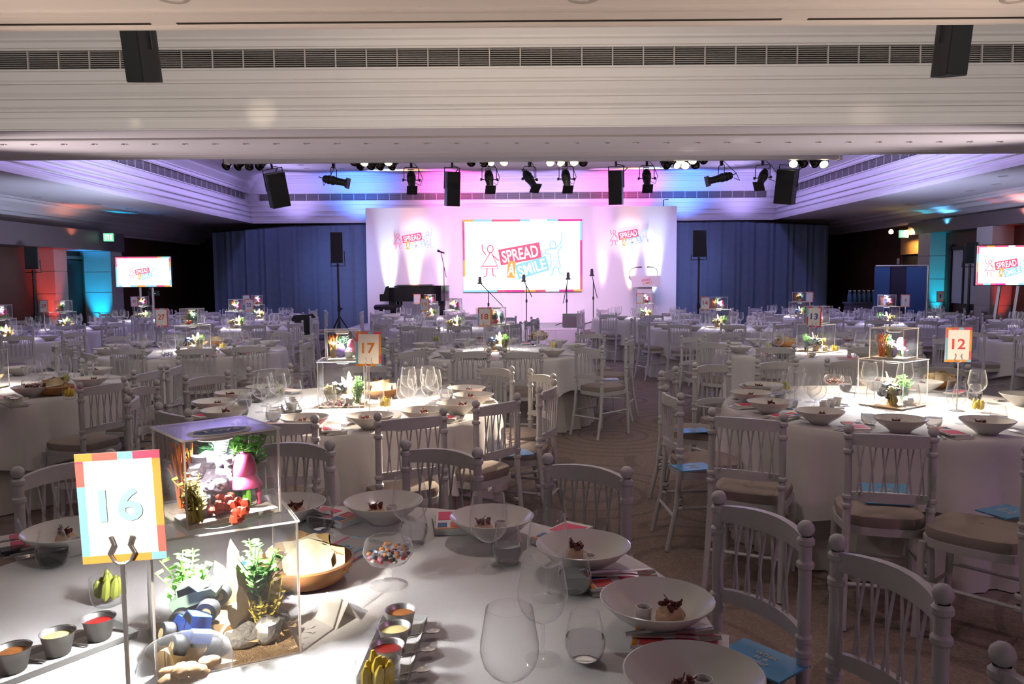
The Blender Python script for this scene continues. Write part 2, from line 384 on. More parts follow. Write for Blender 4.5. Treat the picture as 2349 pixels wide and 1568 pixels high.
# bulkheads, pilasters and doors of the side walls
M_fascia = mat('fascia', (.11, .09, .09), .5)
struct('trim_8', MB().box((XL + .34, 14.9, 2.40), (0.68, 5.6, 0.40)), M_fascia)
struct('trim_9', MB().box((XR - .16, 15.5, 2.60), (0.32, 5.0, 0.26)), M_fascia)
def pilaster(name, x0, x1, y0, y1, top, n=5):
    b = MB(); h = top / n
    for i in range(n): b.box(((x0 + x1) / 2, (y0 + y1) / 2, h * (i + .5)), (abs(x1 - x0), y1 - y0, h - 0.012))
    b.box(((x0 + x1) / 2, (y0 + y1) / 2, top / 2), (abs(x1 - x0) - .02, y1 - y0 - .02, top))
    return struct(name, b, M_col)
pilaster('column_red', XL, -8.94, 15.5, 15.95, 2.2)
pilaster('column_teal', XL, -8.64, 17.1, 17.6, 2.2)
pilaster('column_teal', 8.97, XR, 17.0, 17.5, 2.47)
pilaster('column_red', 8.9, XR, 14.7, 15.2, 2.47)
d1 = struct('door_1', MB().box((XL + .02, 16.75, 1.0), (0.06, 0.62, 2.0)), M_dark)
part('door_frame', MB().box((XL + .03, 16.42, 1.03), (0.1, 0.05, 2.06)).box((XL + .03, 17.08, 1.03), (0.1, 0.05, 2.06)).box((XL + .03, 16.75, 2.06), (0.1, 0.7, 0.06)), M_wood, d1)
d2 = struct('door_2', MB().box((XR - .02, 18.2, 1.02), (0.05, 1.1, 2.04)), M_black)
part('lintel_panel', MB().box((XR - .04, 18.2, 2.28), (0.08, 1.2, 0.46)), mat('oak_panel', (0.42, 0.26, 0.12), 0.45, noise=0.3, nscale=9), d2, label='pale oak panel over the doorway')
part('door_frame', MB().box((XR - .03, 17.6, 1.03), (0.1, 0.06, 2.06)).box((XR - .03, 18.8, 1.03), (0.1, 0.06, 2.06)), M_wood, d2)
d3 = struct('door_3', MB().box((XR - .02, 16.2, 1.53), (0.05, 0.85, 1.10)), mat('pale_panel', (0.5, 0.5, 0.55), 0.5))
part('door_frame', MB().box((XR - .03, 16.2, 1.53), (0.07, 0.05, 1.10)).box((XR - .03, 16.7, 1.1), (0.09, 0.12, 2.2)).box((XR - .03, 16.2, 2.12), (0.09, 0.95, 0.08)), M_dark, d3)

# air grilles of the recess cornices
def grille(label, axis, fixed, a0, a1, face, step, split):
    t = thing('air_grille', (0, 0, 0), 0, label, 'air grille')
    def bx(mb, a, z, la, lz, th, off=0.0):
        f = fixed + face * off
        return mb.box((a, f, z), (la, th, lz)) if axis == 'x' else mb.box((f, a, z), (th, la, lz))
    mid = (a0 + a1) / 2
    part('backing', bx(MB(), mid, 3.71, a1 - a0, .176, .01, -0.025), mat('grille_dark', (0.02, 0.018, 0.016), 0.9), t, smooth=False)
    b = MB()
    for i in range(9): bx(b, mid, 3.63 + i * .02, a1 - a0, .0075, .014)
    s = part('slats', b, mat('grille_metal', (0.34, 0.31, 0.29), 0.5), t, smooth=False); s['kind'] = 'stuff'
    n = int((a1 - a0) / step); all_ = MB()
    for i in range(n + 1):
        if split: part('divider', bx(MB(), a0 + i * step, 3.71, .012, .178, .02, 0.006), mat('grille_bar', (0.50, 0.46, 0.43), 0.5), t, smooth=False)
        else: bx(all_, a0 + i * step, 3.71, .014, .178, .02, 0.006)
    if not split: part('dividers', all_, MATS['grille_bar'], t, smooth=False)['kind'] = 'stuff'
grille('long dark air grille above the near ceiling beam, behind the two hung speakers', 'x', 7.90, -5.6, 5.6, -1, 0.30, True)
grille('long dark air grille in the cornice above the stage backdrop', 'x', 20.93, -6.6, 6.7, -1, 0.31, False)
grille('dark air grille running along the left side of the far ceiling recess', 'y', -6.88, 10.0, 20.7, 1, 0.31, False)
grille('dark air grille running along the right side of the far ceiling recess', 'y', 6.98, 10.0, 20.7, -1, 0.31, False)

# recessed downlights
def downlight(r=0.035):
    t = link('downlight', None)
    part('bezel', MB().lathe([(r * .62, .0), (r * .7, -.006), (r, -.004), (r, .004)], 12), mat('downlight_ring', (0.45, 0.42, 0.40), 0.4), t)
    part('lens', MB().lathe([(0, .001), (r * .66, .001)], 10), M_black, t)
    return t
def nth(i):
    ones = 'zeroth first second third fourth fifth sixth seventh eighth ninth tenth eleventh twelfth thirteenth fourteenth fifteenth sixteenth seventeenth eighteenth nineteenth'.split()
    if i < 20: return ones[i]
    return {2: 'twentieth', 3: 'thirtieth'}[i // 10] if i % 10 == 0 else {2: 'twenty-', 3: 'thirty-'}[i // 10] + ones[i % 10]
for i in range(34):
    g = at(6 + i * 69.4, 331 - i * 0.2, z=ZS)
    stamp('dl_small', downlight, g, 0, 'tiny unlit downlight in the row under the near beam, %s from the left' % nth(i + 1), 'downlight', 'downlight row under the near beam')
for px, py, lab in ((395, 1, 'left'), (1338, 1, 'middle'), (2335, 1, 'right')):
    stamp('dl_big', lambda: downlight(0.085), at(px, py - 6, z=ZS), 0, f'larger round downlight cut by the top of the frame, {lab} one of three', 'downlight')
k = 0
for px, py in ((85, 452), (150, 464), (225, 468), (297, 479), (370, 492), (400, 500), (425, 497), (470, 512),
               (1955, 499), (2045, 489), (2085, 468), (2225, 437), (2285, 422), (2300, 404), (2070, 482)):
    k += 1
    stamp('dl_mid', lambda: downlight(0.075), at(px, py, z=ZS), 0,
          'flush round downlight in the %s side ceiling, %s from the stage' % ('left' if px < 1000 else 'right', 'eighth seventh sixth fifth fourth third second first'.split()[k - 1] if px < 1000 else {1955: 'first', 2045: 'second', 2070: 'third', 2085: 'fourth', 2225: 'fifth', 2285: 'sixth', 2300: 'seventh'}[px]), 'downlight')
k = 0
for px, py in ((690, 378), (705, 386), (785, 386), (868, 388), (950, 388), (1100, 387), (1280, 385), (1350, 384), (1440, 384), (1520, 384), (1600, 383), (1690, 378)):
    k += 1
    stamp('dl_mid', lambda: downlight(0.075), at(px, py, z=ZC), 0, 'flush downlight in the coloured recess ceiling above the stage, %s counted from the left' % 'first second third fourth fifth sixth seventh eighth ninth tenth eleventh twelfth'.split()[k - 1], 'downlight')
# ------------------------------------------------------------------ drapes, stage, backdrop
def drape(x0, x1, y, h0, h1, label, amp=.022):
    n = max(12, int((x1 - x0) / .07)); b = MB(); vs = []; fs = []
    for j, z in enumerate((0.02, h0 * .5, h0)):
        for i in range(n + 1):
            x = x0 + (x1 - x0) * i / n
            yy = y + amp * sin(x * 14 + sin(x * 3.1)) * (1.1 - .5 * j / 2) + .02 * sin(x * 37)
            zz = z if j < 2 else h0 + (h1 - h0) * i / n
            vs.append((x, yy, zz)); 
    m = len(vs); vs += [(x, yy + .02, zz) for x, yy, zz in vs]
    for j in range(2):
        for i in range(n):
            a = j * (n + 1) + i; fs += [(a, a + 1, a + n + 2, a + n + 1), (m + a + 1, m + a, m + a + n + 1, m + a + n + 2)]
    t = solid('drape', b.add(vs, fs), M_navy, (0, 0, 0), 0, label, 'drape', 'navy drapes beside the backdrop')
    part('hem_rail', MB().tube([(x0, y + .03, h0 + .01), (x1, y + .03, h1 + .01)], .02, 6), M_black, t)
xa = at(490, 600, Y=20.5).x; xb = at(668, 600, Y=20.5).x; xc = at(846, 600, Y=20.5).x
drape(xa, xb, 20.5, 2.78, 2.92, 'navy drape at the far left of the set, beside the dark corner')
drape(xb, xc, 20.5, 2.92, 2.96, 'navy drape directly left of the white backdrop, behind the speaker stand')
xd = at(1546, 600, Y=20.5).x; xe = at(1715, 600, Y=20.5).x; xf = at(1900, 600, Y=20.5).x
drape(xd, xe, 20.5, 2.96, 2.96, 'navy drape directly right of the white backdrop, behind the speaker stand')
drape(xe, xf, 20.5, 2.95, 2.86, 'navy drape at the far right of the set, beside the bar')
SX0, SX1, SY0, SY1, SZ = -3.75, 4.1, 17.5, 19.95, 0.45
st = thing('stage', (0, 0, 0), 0, 'low white stage platform below the big backdrop', 'stage')
part('deck', MB().box(((SX0 + SX1) / 2, (SY0 + SY1) / 2, SZ - .02), (SX1 - SX0, SY1 - SY0, .04)), mat('stage_deck', (0.62, 0.60, 0.62), 0.5), st)
part('front_skirt', MB().box(((SX0 + SX1) / 2, SY0 + .02, (SZ - .04) / 2), (SX1 - SX0, .02, SZ - .04)), mat('stage_skirt', (0.5, 0.48, 0.52), 0.8), st)
for sx in (SX0 + .02, SX1 - .02): part('side_skirt', MB().box((sx, (SY0 + SY1) / 2, (SZ - .04) / 2), (.02, SY1 - SY0 - .06, SZ - .04)), MATS['stage_skirt'], st)
BY = 19.7
p0 = at(838, 478, Y=BY); p1 = at(1553, 471, Y=BY)
BX0, BX1, BZ1 = p0.x, p1.x, (p0.z + p1.z) / 2
bd = thing('stage_backdrop', (0, 0, 0), 0, 'tall white printed backdrop wall standing at the back of the stage', 'backdrop')
for i in range(4):
    wd = (BX1 - BX0) / 4
    part('panel', MB().box((BX0 + wd * (i + .5), BY + .03, (SZ + BZ1) / 2), (wd - .002, .05, BZ1 - SZ)), M_white, bd, smooth=False)
g = at(1522, 462, Y=BY + .1)
part('bracket', MB().tube([(g.x, BY + .1, BZ1 - .1), (g.x, BY + .1, BZ1 + .16), (g.x + .12, BY + .1, BZ1 + .17)], .012, 6), M_black, bd)

def logo(parent, cx, cy, cz, s, mats, labelled=False):
    """the charity's logo: two line children holding up three word banners; s = overall width; plane y = cy facing -y"""
    pk, og, bl, wh = mats
    def P(u, v, d=.004): return (cx + u * s, cy - d, cz + v * s)
    def line(name, paths, m, r):
        b = MB()
        for p in paths: b.tube([P(u, v, .003) for u, v in p], r * s, 5)
        part(name, b, m, parent, smooth=False)
    def circ(u, v, ru, rv): return [(u + ru * cos(a * PI / 8), v + rv * sin(a * PI / 8)) for a in range(17)]
    r = .0062
    line('girl_outline', [circ(-.385, .10, .035, .045), [(-.39, .05), (-.50, -.13), (-.29, -.13), (-.37, .05)], [(-.495, -.105), (-.30, -.105)],
         [(-.485, .155), (-.475, .08), (-.44, .03)], [(-.365, .03), (-.30, -.03), (-.28, -.035)], [(-.425, -.13), (-.435, -.22), (-.47, -.235)], [(-.36, -.13), (-.355, -.215), (-.32, -.225)]], pk, r)
    line('boy_outline', [circ(.365, .145, .035, .045), [(.27, .08), (.36, .105), (.40, .10), (.455, .16), (.47, .125), (.425, .06), (.435, -.045), (.335, -.05), (.335, .03), (.275, .05), (.27, .08)],
         [(.455, .16), (.475, .22), (.47, .285)], [(.28, .05), (.22, .02)], [(.345, -.05), (.34, -.13), (.385, -.135), (.395, -.095), (.405, -.125), (.455, -.13), (.44, -.05)],
         [(.37, -.135), (.365, -.20), (.325, -.22)], [(.43, -.13), (.445, -.195), (.505, -.21)]], bl, r)
    for nm, txt, u, v, wd, ht, ang, m in (('spread_banner', 'SPREAD', -.03, .04, .50, .19, 10, pk), ('a_banner', 'A', -.135, -.145, .095, .20, -4, og), ('smile_banner', 'SMILE', .115, -.125, .39, .175, 17, bl)):
        a = rad(ang); b = MB()
        q = [(-wd / 2, -ht / 2), (wd / 2, -ht / 2), (wd / 2, ht / 2), (-wd / 2, ht / 2)]
        q = [(u + x * cos(a) - y * sin(a), v + x * sin(a) + y * cos(a)) for x, y in q]
        dd = .005 if txt != 'A' else .0062
        b.quad(*[P(x, y, dd) for x, y in q])
        o = part(nm, b, m, parent, smooth=False)
        tm = text_mesh(txt, ht * .76 * s, wh, wd * .88 * s, bold=0.02)
        link('lettering', tm, o, P(u, v, dd + .002), rot=(0, -a, 0))

def screen_border(parent, cx, cy, cz, W, H, bw, mats, seed, nx=9, nz=5, name='border_tile'):
    """printed border of coloured blocks and triangles round a screen or card (plane y = cy, facing -y)"""
    q = random.Random(seed)
    def seg(x0, x1, z0, z1, m, tri=False):
        b = MB()
        if tri: b.add([(x0, cy, z0), (x1, cy, z0), (x1, cy, z1)], [(0, 1, 2)])
        else: b.quad((x0, cy, z0), (x1, cy, z0), (x1, cy, z1), (x0, cy, z1))
        part(name, b, m, parent, smooth=False)
    for zc in (cz - H / 2, cz + H / 2 - bw):
        x = cx - W / 2
        while x < cx + W / 2 - 1e-4:
            l = min(W / nx * q.uniform(.6, 1.5), cx + W / 2 - x); seg(x, x + l, zc, zc + bw, q.choice(mats))
            x += l
    for xc in (cx - W / 2, cx + W / 2 - bw):
        z = cz - H / 2 + bw
        while z < cz + H / 2 - bw - 1e-4:
            l = min(H / nz * q.uniform(.6, 1.5), cz + H / 2 - bw - z); seg(xc, xc + bw, z, z + l, q.choice(mats))
            z += l

def glow(name, col, e=1.0): return mat(name, (0.0, 0.0, 0.0), 0.5, emit=e, ecol=col, spec=0.1)
G_W = glow('screen_white', (0.92, 0.97, 1.0), 1.15); G_P = glow('screen_pink', (0.82, 0.12, 0.24)); G_O = glow('screen_orange', (1.0, 0.42, 0.10)); G_B = glow('screen_blue', (0.32, 0.68, 0.86)); G_M = glow('screen_magenta', (0.80, 0.05, 0.35))
def screen(name, cx, Y, cz, W, H, rz, label, seed, ls, bezel=.03):
    t = thing(name, (cx, Y, cz), rz, label, 'screen')
    part('bezel', MB().box((0, .035, 0), (W + bezel, .05, H + bezel)), M_black, t)
    part('display', MB().box((0, .005, 0), (W, .01, H)), G_W, t, smooth=False)
    screen_border(t, 0, -.002, 0, W, H, W * .016 if W > 2 else W * .028, [G_P, G_O, G_B, G_M, G_B, G_P, G_W], seed)
    logo(t, -.0 * W, 0, -.02 * H, W * ls, (G_P, G_O, G_B, G_W))
    return t
a = at(1061, 504, Y=BY - .09); c = at(1335, 668, Y=BY - .09)
screen('stage_screen', (a.x + c.x) / 2, BY - .09, (a.z + c.z) / 2, c.x - a.x, a.z - c.z, 0, 'large bright projection screen with colourful border in the middle of the backdrop', 3, .70, .0)
t = thing('printed_logo', (0, 0, 0), 0, 'small printed charity logo on the left of the backdrop above the piano', 'logo')
g = at(948, 549, Y=BY); logo(t, g.x, BY, g.z, .98, (M_pinkp, M_orangep, M_bluep, M_white))
t = thing('printed_logo', (0, 0, 0), 0, 'small printed charity logo on the right of the backdrop above the lectern', 'logo')
g = at(1444, 541, Y=BY); logo(t, g.x, BY, g.z, .98, (M_pinkp, M_orangep, M_bluep, M_white))
a = at(265, 589, Y=16.9); c = at(392, 657, Y=16.9)
tv = screen('television', (a.x + c.x) / 2, 16.9, (a.z + c.z) / 2, c.x - a.x, a.z - c.z, .05, 'television showing the charity logo in front of the dark left wall', 11, .52)
for dx in (-.12, .14): part('stand_pole', MB().tube([(dx, .09, -.2), (dx, .09, -tv.location.z + .03)], .03, 8), M_steel, tv)
part('stand_base', MB().box((0, .09, -tv.location.z + .015), (.6, .5, .03)), M_black, tv)
a = at(2246, 563, Y=13.3); 
tv = screen('television', a.x + .49, 13.3, a.z - .33, .98, .66, -.10, 'television on two slanted poles cut by the right edge of the frame', 12, .74)
for dx in (-.05, .25): part('stand_pole', MB().tube([(dx, .09, -.2), (dx - .16, .09, -tv.location.z + .03)], .03, 8), M_steel, tv)
part('stand_base', MB().box((-.06, .09, -tv.location.z + .015), (.7, .5, .03)), M_black, tv)

# ------------------------------------------------------------------ stage equipment
def piano():
    t = link('grand_piano', None)
    L, D = 1.58, 1.42
    poly = [(-.79, -.70), (-.62, -.72), (.30, -.72), (.62, -.60), (.78, -.30), (.79, .05), (.60, .30), (.20, .42), (-.20, .55), (-.62, .70), (-.79, .70)]
    part('case', MB().prism(poly, .62, .95), M_blackgloss, t)
    b = MB(); b.prism([(x * 1.01, y * 1.01) for x, y in poly if x > -.7] , .955, .985); part('lid', b, M_blackgloss, t)
    part('lid_leaf', MB().box((-.15, .1, 1.0), (1.0, .5, .018)), M_blackgloss, t)
    part('key_bed', MB().box((-.90, 0, .71), (.26, 1.40, .17)), M_blackgloss, t)
    part('keys', MB().box((-.92, 0, .80), (.16, 1.22, .018)), mat('ivory', (.8, .77, .7), .3), t)
    part('cheek', MB().prism([(-1.03, .66), (-.78, .66), (-.78, .99), (-.86, .97), (-.92, .80), (-1.03, .78)], -.72, -.66, Matrix(((1, 0, 0), (0, 0, 1), (0, 1, 0)))), M_blackgloss, t)
    for x, y in ((-.70, -.55), (-.70, .55), (.60, -.15)):
        part('leg', MB().box((x, y, .31), (.13, .13, .62)).box((x, y, .56), (.19, .19, .12)), M_blackgloss, t)
    part('pedal_lyre', MB().box((-.62, 0, .32), (.05, .2, .6)).box((-.62, 0, .05), (.2, .22, .06)), M_blackgloss, t)
    return t
g = at(958, 745, Y=18.6)
pn = stamp('piano', piano, (g.x + .09, 18.6, SZ), 0, 'black grand piano seen side-on at the left of the stage', 'piano'); pn.scale = (.84, .9, .97)
def stool():
    t = link('piano_stool', None)
    part('seat', MB().lathe([(0, .42), (.30, .42), (.32, .45), (.32, .50), (.29, .53), (0, .535)], 20), M_black, t)
    for k in range(4): part('leg', MB().tube([(.22 * cos(k * PI / 2 + .8), .16 * sin(k * PI / 2 + .8), .43), (.24 * cos(k * PI / 2 + .8), .18 * sin(k * PI / 2 + .8), 0)], .022, 6), M_black, t)
    return t
g = at(893, 700, Y=18.2)
stamp('stool', stool, (g.x, 18.0, SZ), 0, 'black padded piano stool in front of the grand piano', 'stool')
def mic_stand(px, topy, basey, boom, label, kind='studio', Y=18.2):
    g = at(px, basey, Y=Y); top = at(px, topy, Y=Y).z
    t = thing('microphone_stand', (g.x, Y, SZ), 0, label, 'microphone stand')
    h = top - SZ
    part('pole', MB().tube([(0, 0, .05), (0, 0, h)], .011, 6), M_black, t)
    for k in range(3):
        A = k * 2 * PI / 3 + .5
        part('leg', MB().tube([(0, 0, .11), (.30 * cos(A), .30 * sin(A), .012)], .010, 6), M_black, t)
    part('clutch', MB().lathe([(0, -.03), (.022, -.03), (.022, .04), (0, .04)], 8, (0, 0, h * .62)), M_black, t)
    dx, dz, back = boom
    u = Vector((dx, -.05, dz)); 
    part('boom', MB().tube([Vector((0, 0, h)) - u * back, Vector((0, 0, h)) + u], .009, 6), M_black, t)
    e = Vector((0, 0, h)) + u
    b = MB()
    if kind == 'studio':
        b.lathe([(0, -.07), (.035, -.07), (.035, .04), (.028, .09), (0, .10)], 10, e + Vector((0, 0, .04)))
        m = part('microphone', b, M_black, t)
        part('shock_mount', MB().lathe([(.035, -.03), (.055, -.03), (.055, .0), (.035, 0)], 10, e + Vector((0, 0, 0))), M_black, t)
    else:
        b.lathe([(0, -.09), (.014, -.09), (.02, .02), (.03, .04), (.028, .08), (0, .09)], 8, e, Matrix.Rotation(rad(-70), 3, 'Y'))
        part('microphone', b, M_black, t)
    return t
mic_stand(1121, 668, 745, (-.19, .20, 1.75), 'boom microphone stand at the left of the big screen, with long tail', 'studio')
mic_stand(1208, 655, 742, (-.06, .12, 2.2), 'microphone stand below the centre of the big screen')
mic_stand(1300, 655, 742, (.03, .17, 2.4), 'microphone stand below the right half of the big screen')
mic_stand(1361, 645, 742, (-.04, .15, 2.6), 'microphone stand just right of the big screen')
mic_stand(1020, 610, 742, (-.06, .32, .8), 'tall slim microphone stand beside the grand piano', 'vocal', 18.0)
def lectern():
    t = link('lectern', None)
    part('column', MB().box((0, 0, .52), (.34, .30, 1.04)), mat('lectern_white', (.82, .80, .80), .3), t)
    part('base', MB().box((0, 0, .02), (.55, .45, .04)), MATS['lectern_white'], t)
    part('top', MB().prism([(-.25, 1.02), (.25, 1.10), (.25, 1.14), (-.25, 1.06)], -.33, .33, Matrix(((0, 0, 1), (1, 0, 0), (0, 1, 0)))), MATS['lectern_white'], t)
    fp = part('front_panel', MB().box((0, -.27, 1.02), (.66, .02, .26)), MATS['lectern_white'], t)
    link('lettering', text_mesh('SPREAD', .055, M_pinkp, .22, bold=.01), fp, (0, -.285, 1.05), rot=(0, rad(-10), 0))
    link('lettering', text_mesh('A SMILE', .05, M_orangep, .22, bold=.01), fp, (.03, -.285, .98), rot=(0, rad(-12), 0))
    for s in (-1, 1):
        part('gooseneck_microphone', MB().tube([(s * .30, .1, 1.06), (s * .33, .08, 1.20), (s * .30, .04, 1.30), (s * .20, -.02, 1.345), (s * .06, -.05, 1.35)], [.008, .008, .008, .008, .016], 6), M_black, t)
    return t
g = at(1475, 740, Y=18.6)
stamp('lectern', lectern, (g.x, 18.5, SZ), 0, 'white lectern with two gooseneck microphones at the right of the stage', 'lectern')
solid('stage_monitor', MB().prism([(-.2, 0), (.2, 0), (.12, .30), (-.14, .24)], -.24, .24, Matrix(((0, 0, 1), (1, 0, 0), (0, 1, 0)))), M_black, (at(1316, 745, Y=17.8).x, 17.85, SZ), 0, 'small black monitor wedge at the front edge of the stage', 'loudspeaker')

def pa_speaker(loc, rz, W, D, H, label, stand=True):
    """loudspeaker on its own tripod stand"""
    if stand:
        s = thing('speaker_stand', (loc[0], loc[1], 0), rz, 'black tripod stand carrying the ' + label[1], 'speaker stand')
        part('pole', MB().tube([(0, 0, .1), (0, 0, loc[2] - .012)], .022, 8), M_black, s)
        part('collar', MB().lathe([(0, -.06), (.035, -.06), (.035, .06), (0, .06)], 10, (0, 0, .95)), M_black, s)
        part('knob', MB().lathe([(0, 0), (.02, 0), (.02, .05), (0, .05)], 8, (.03, -.02, .95), Matrix.Rotation(rad(90), 3, 'Y')), M_black, s)
        for k in range(3):
            A = k * 2 * PI / 3 + .4
            part('leg', MB().tube([(0, 0, .80), (.50 * cos(A), .50 * sin(A), .015)], .014, 6), M_black, s)
    t = thing('loudspeaker', loc, rz, label[0], 'loudspeaker')
    part('cabinet', MB().prism([(-W / 2, -D / 2), (W / 2, -D / 2), (W * .36, D / 2), (-W * .36, D / 2)], 0, H), M_black, t)
    part('front_grille', MB().box((0, -D / 2 - .006, H / 2), (W * .94, .012, H * .95)), M_blackgrille, t)
    part('yoke', MB().tube([(W / 2 + .012, 0, H * .4), (W / 2 + .025, 0, -.06), (0, 0, -.06), (-W / 2 - .025, 0, -.06), (-W / 2 - .012, 0, H * .1)], .010, 6), M_black, t)
    return t
for px, y0, y1, wpx, Y, rz, lab in ((775, 533, 603, 27, 16.6, .06, ('black loudspeaker on a stand left of the white backdrop', 'loudspeaker left of the backdrop')),
                                 (1603, 528, 589, 30, 16.6, -.12, ('black loudspeaker on a stand right of the white backdrop', 'loudspeaker right of the backdrop')),
                                 (76, 566, 617, 26, 13.9, .3, ('black loudspeaker on a stand before the red column at the left', 'loudspeaker before the red column')),
                                 (2225, 556, 604, 26, 14.2, -.3, ('black loudspeaker on a stand near the right-hand television', 'loudspeaker near the right television'))):
    a = at(px, y0, Y=Y); c = at(px, y1, Y=Y); k = Y / FPX
    pa_speaker((c.x, Y, c.z), rz, wpx * k, wpx * k * .9, a.z - c.z, lab)
solid('flight_case', MB().box((0, 0, .26), (.46, .4, .52)).box((0, 0, .53), (.44, .38, .02)), M_black, (at(776, 770, Y=15.2).x, 15.2, 0), .05, 'black box standing on the floor below the left loudspeaker stand', 'box')

# ------------------------------------------------------------------ lighting bar behind the near beam
bar = thing('lighting_bar', (0, 0, 0), 0, 'long grey lighting bar fixed along the back of the near ceiling beam', 'lighting bar')
a = at(520, 364, Y=9.72); c = at(1925, 362, Y=9.72)
part('rail', MB().box(((a.x + c.x) / 2, 9.72, 3.0), (c.x - a.x, .10, .05)), M_plaster, bar)
part('pipe', MB().tube([(a.x, 9.93, 3.055), (c.x, 9.93, 3.055)], .02, 8), M_black, bar)
for i in range(9): part('hanger', MB().box((a.x + (c.x - a.x) * i / 8, 9.83, 3.055), (.03, .24, .012)), M_black, bar)
part('end_cap', MB().box((a.x, 9.72, 3.0), (.03, .12, .07)), M_plaster, bar); part('end_cap', MB().box((c.x, 9.72, 3.0), (.03, .12, .07)), M_plaster, bar)

G_lamp = mat('lamp_glow', (1, .9, .75), .4, emit=9, ecol=(1, .86, .62))
M_lensd = mat('dark_lens', (.03, .012, .01), .08, spec=.8)
def par_can(lit):
    t = link('par_can', None)
    R = .055
    part('can', MB().lathe([(0, .09), (.03, .085), (.05, .05), (R, 0), (R, -.06), (R * .93, -.06), (R * .9, -.01), (0, -.01)], 14, (0, 0, 0), Matrix.Rotation(rad(-55), 3, 'X')), M_blackgloss, t)
    part('lens', MB().lathe([(0, -.02), (R * .6, -.028), (R * .9, -.04)], 14, (0, 0, 0), Matrix.Rotation(rad(-55), 3, 'X')), G_lamp if lit else M_lensd, t)
    part('bracket', MB().tube([(R + .008, 0, 0), (R + .008, 0, .06), (0, 0, .07), (-R - .008, 0, .06), (-R - .008, 0, 0)], .005, 5).box((0, 0, .09), (.02, .02, .06)), M_black, t)
    return t
clusters = [('far-left', [(523, 376, 0), (551, 377, 0), (573, 377, 0), (599, 377, 0)]),
            ('second-from-left', [(814, 367, 0), (838, 368, 1), (866, 368, 0), (892, 367, 1), (831, 377, 0), (853, 376, 0), (876, 377, 0), (903, 377, 0)]),
            ('left-of-centre', [(1082, 368, 0), (1108, 369, 0), (1128, 367, 1), (1158, 367, 1)]),
            ('right-of-centre', [(1261, 368, 1), (1283, 368, 1), (1316, 367, 1), (1338, 368, 0)]),
            ('second-from-right', [(1525, 375, 0), (1540, 364, 0), (1550, 374, 1), (1561, 363, 1), (1573, 375, 1), (1590, 363, 1), (1595, 374, 0), (1611, 363, 0)]),
            ('far-right', [(1820, 371, 1), (1840, 371, 0), (1866, 371, 0), (1888, 372, 1)])]
ORD = 'first second third fourth fifth sixth seventh eighth'.split()
for cn, L in clusters:
    for i, (px, py, lit) in enumerate(L):
        g = at(px, py, Y=9.9 + (.12 if py > 372 and len(L) > 4 else 0))
        stamp('par%d' % lit, lambda: par_can(lit), (g.x, g.y, g.z), rnd.uniform(-.5, .5),
              '%s par can, %s cluster under the lighting bar, %s of it' % ('lit' if lit else 'unlit', cn, ORD[i]), 'par can')

def profile_spot():
    t = link('profile_spot', None)        # optic axis along local -y, hung from its yoke at the origin
    z = -.18
    R = Matrix.Rotation(rad(90), 3, 'X')
    part('lamp_house', MB().lathe([(0, .17), (.04, .165), (.056, .14), (.058, .09), (.066, .088), (.066, .06), (.058, .058), (.058, .03), (.066, .028), (.066, .0)], 14, (0, 0, z), Matrix.Rotation(rad(-90), 3, 'X')), M_black, t)
    part('barrel', MB().lathe([(.066, 0), (.056, .015), (.050, .05), (.056, .052), (.056, .06), (.05, .062), (.05, .17), (.058, .175), (.058, .20), (.05, .205)], 14, (0, 0, z), R), M_black, t)
    part('lens', MB().lathe([(0, .20), (.03, .205), (.058, .195)], 14, (0, 0, z), R), M_lensd, t)
    part('colour_frame', MB().box((0, -.215, z), (.15, .012, .15)).box((0, -.222, z), (.11, .01, .11)), M_black, t)
    part('rear_handle', MB().tube([(-.035, .16, z), (-.04, .22, z + .01), (.04, .22, z + .01), (.035, .16, z)], .006, 5), M_black, t)
    part('yoke', MB().tube([(-.105, 0, z), (-.105, 0, -.02), (-.085, 0, 0), (.085, 0, 0), (.105, 0, -.02), (.105, 0, z)], .006, 6), M_black, t)
    for s in (-1, 1): part('yoke_knob', MB().lathe([(0, 0), (.008, 0), (.008, .035), (.02, .035), (.02, .06), (0, .06)], 8, (s * .07, 0, z), Matrix.Rotation(rad(90 * s), 3, 'Y')), M_black, t)
    part('clamp', MB().box((0, 0, .06), (.035, .04, .13)), M_black, t)
    part('cable', MB().tube([(.03, .18, z), (.14, .22, z - .05), (.17, .15, z + .05), (.10, .04, .0), (.03, 0, .07)], .005, 5), M_black, t)
    return t
SP = [(765, 80, 12), (943, 10, 48), (1122, 8, 48), (1215, 30, 42), (1299, 5, 50), (1484, -5, 48), (1655, -82, 14), (1750, -35, 40)]
for i, (px, yaw, tilt) in enumerate(SP):
    g = at(px, 372, Y=9.95)
    key = 'spot'
    lab = 'black profile spotlight on the lighting bar, %s from the left%s' % (ORD[i], ', turned sideways' if abs(yaw) > 60 else ', tilted down')
    o = stamp(key, profile_spot, (g.x, g.y, 2.93), 0, lab, 'spotlight')
    o.rotation_euler = (0, 0, rad(yaw)); o.scale = (.86, .86, .86); o.location.z = 2.945
    for ch in o.children:
        if ch.name.split('.')[0] not in ('clamp', 'yoke', 'yoke_knob', 'cable'):
            ch.location = Vector((0, 0, -.18)) + Matrix.Rotation(rad(-tilt if True else 0), 3, 'X').inverted() @ Vector((0, 0, .18))
            ch.rotation_euler = (rad(tilt), 0, 0)

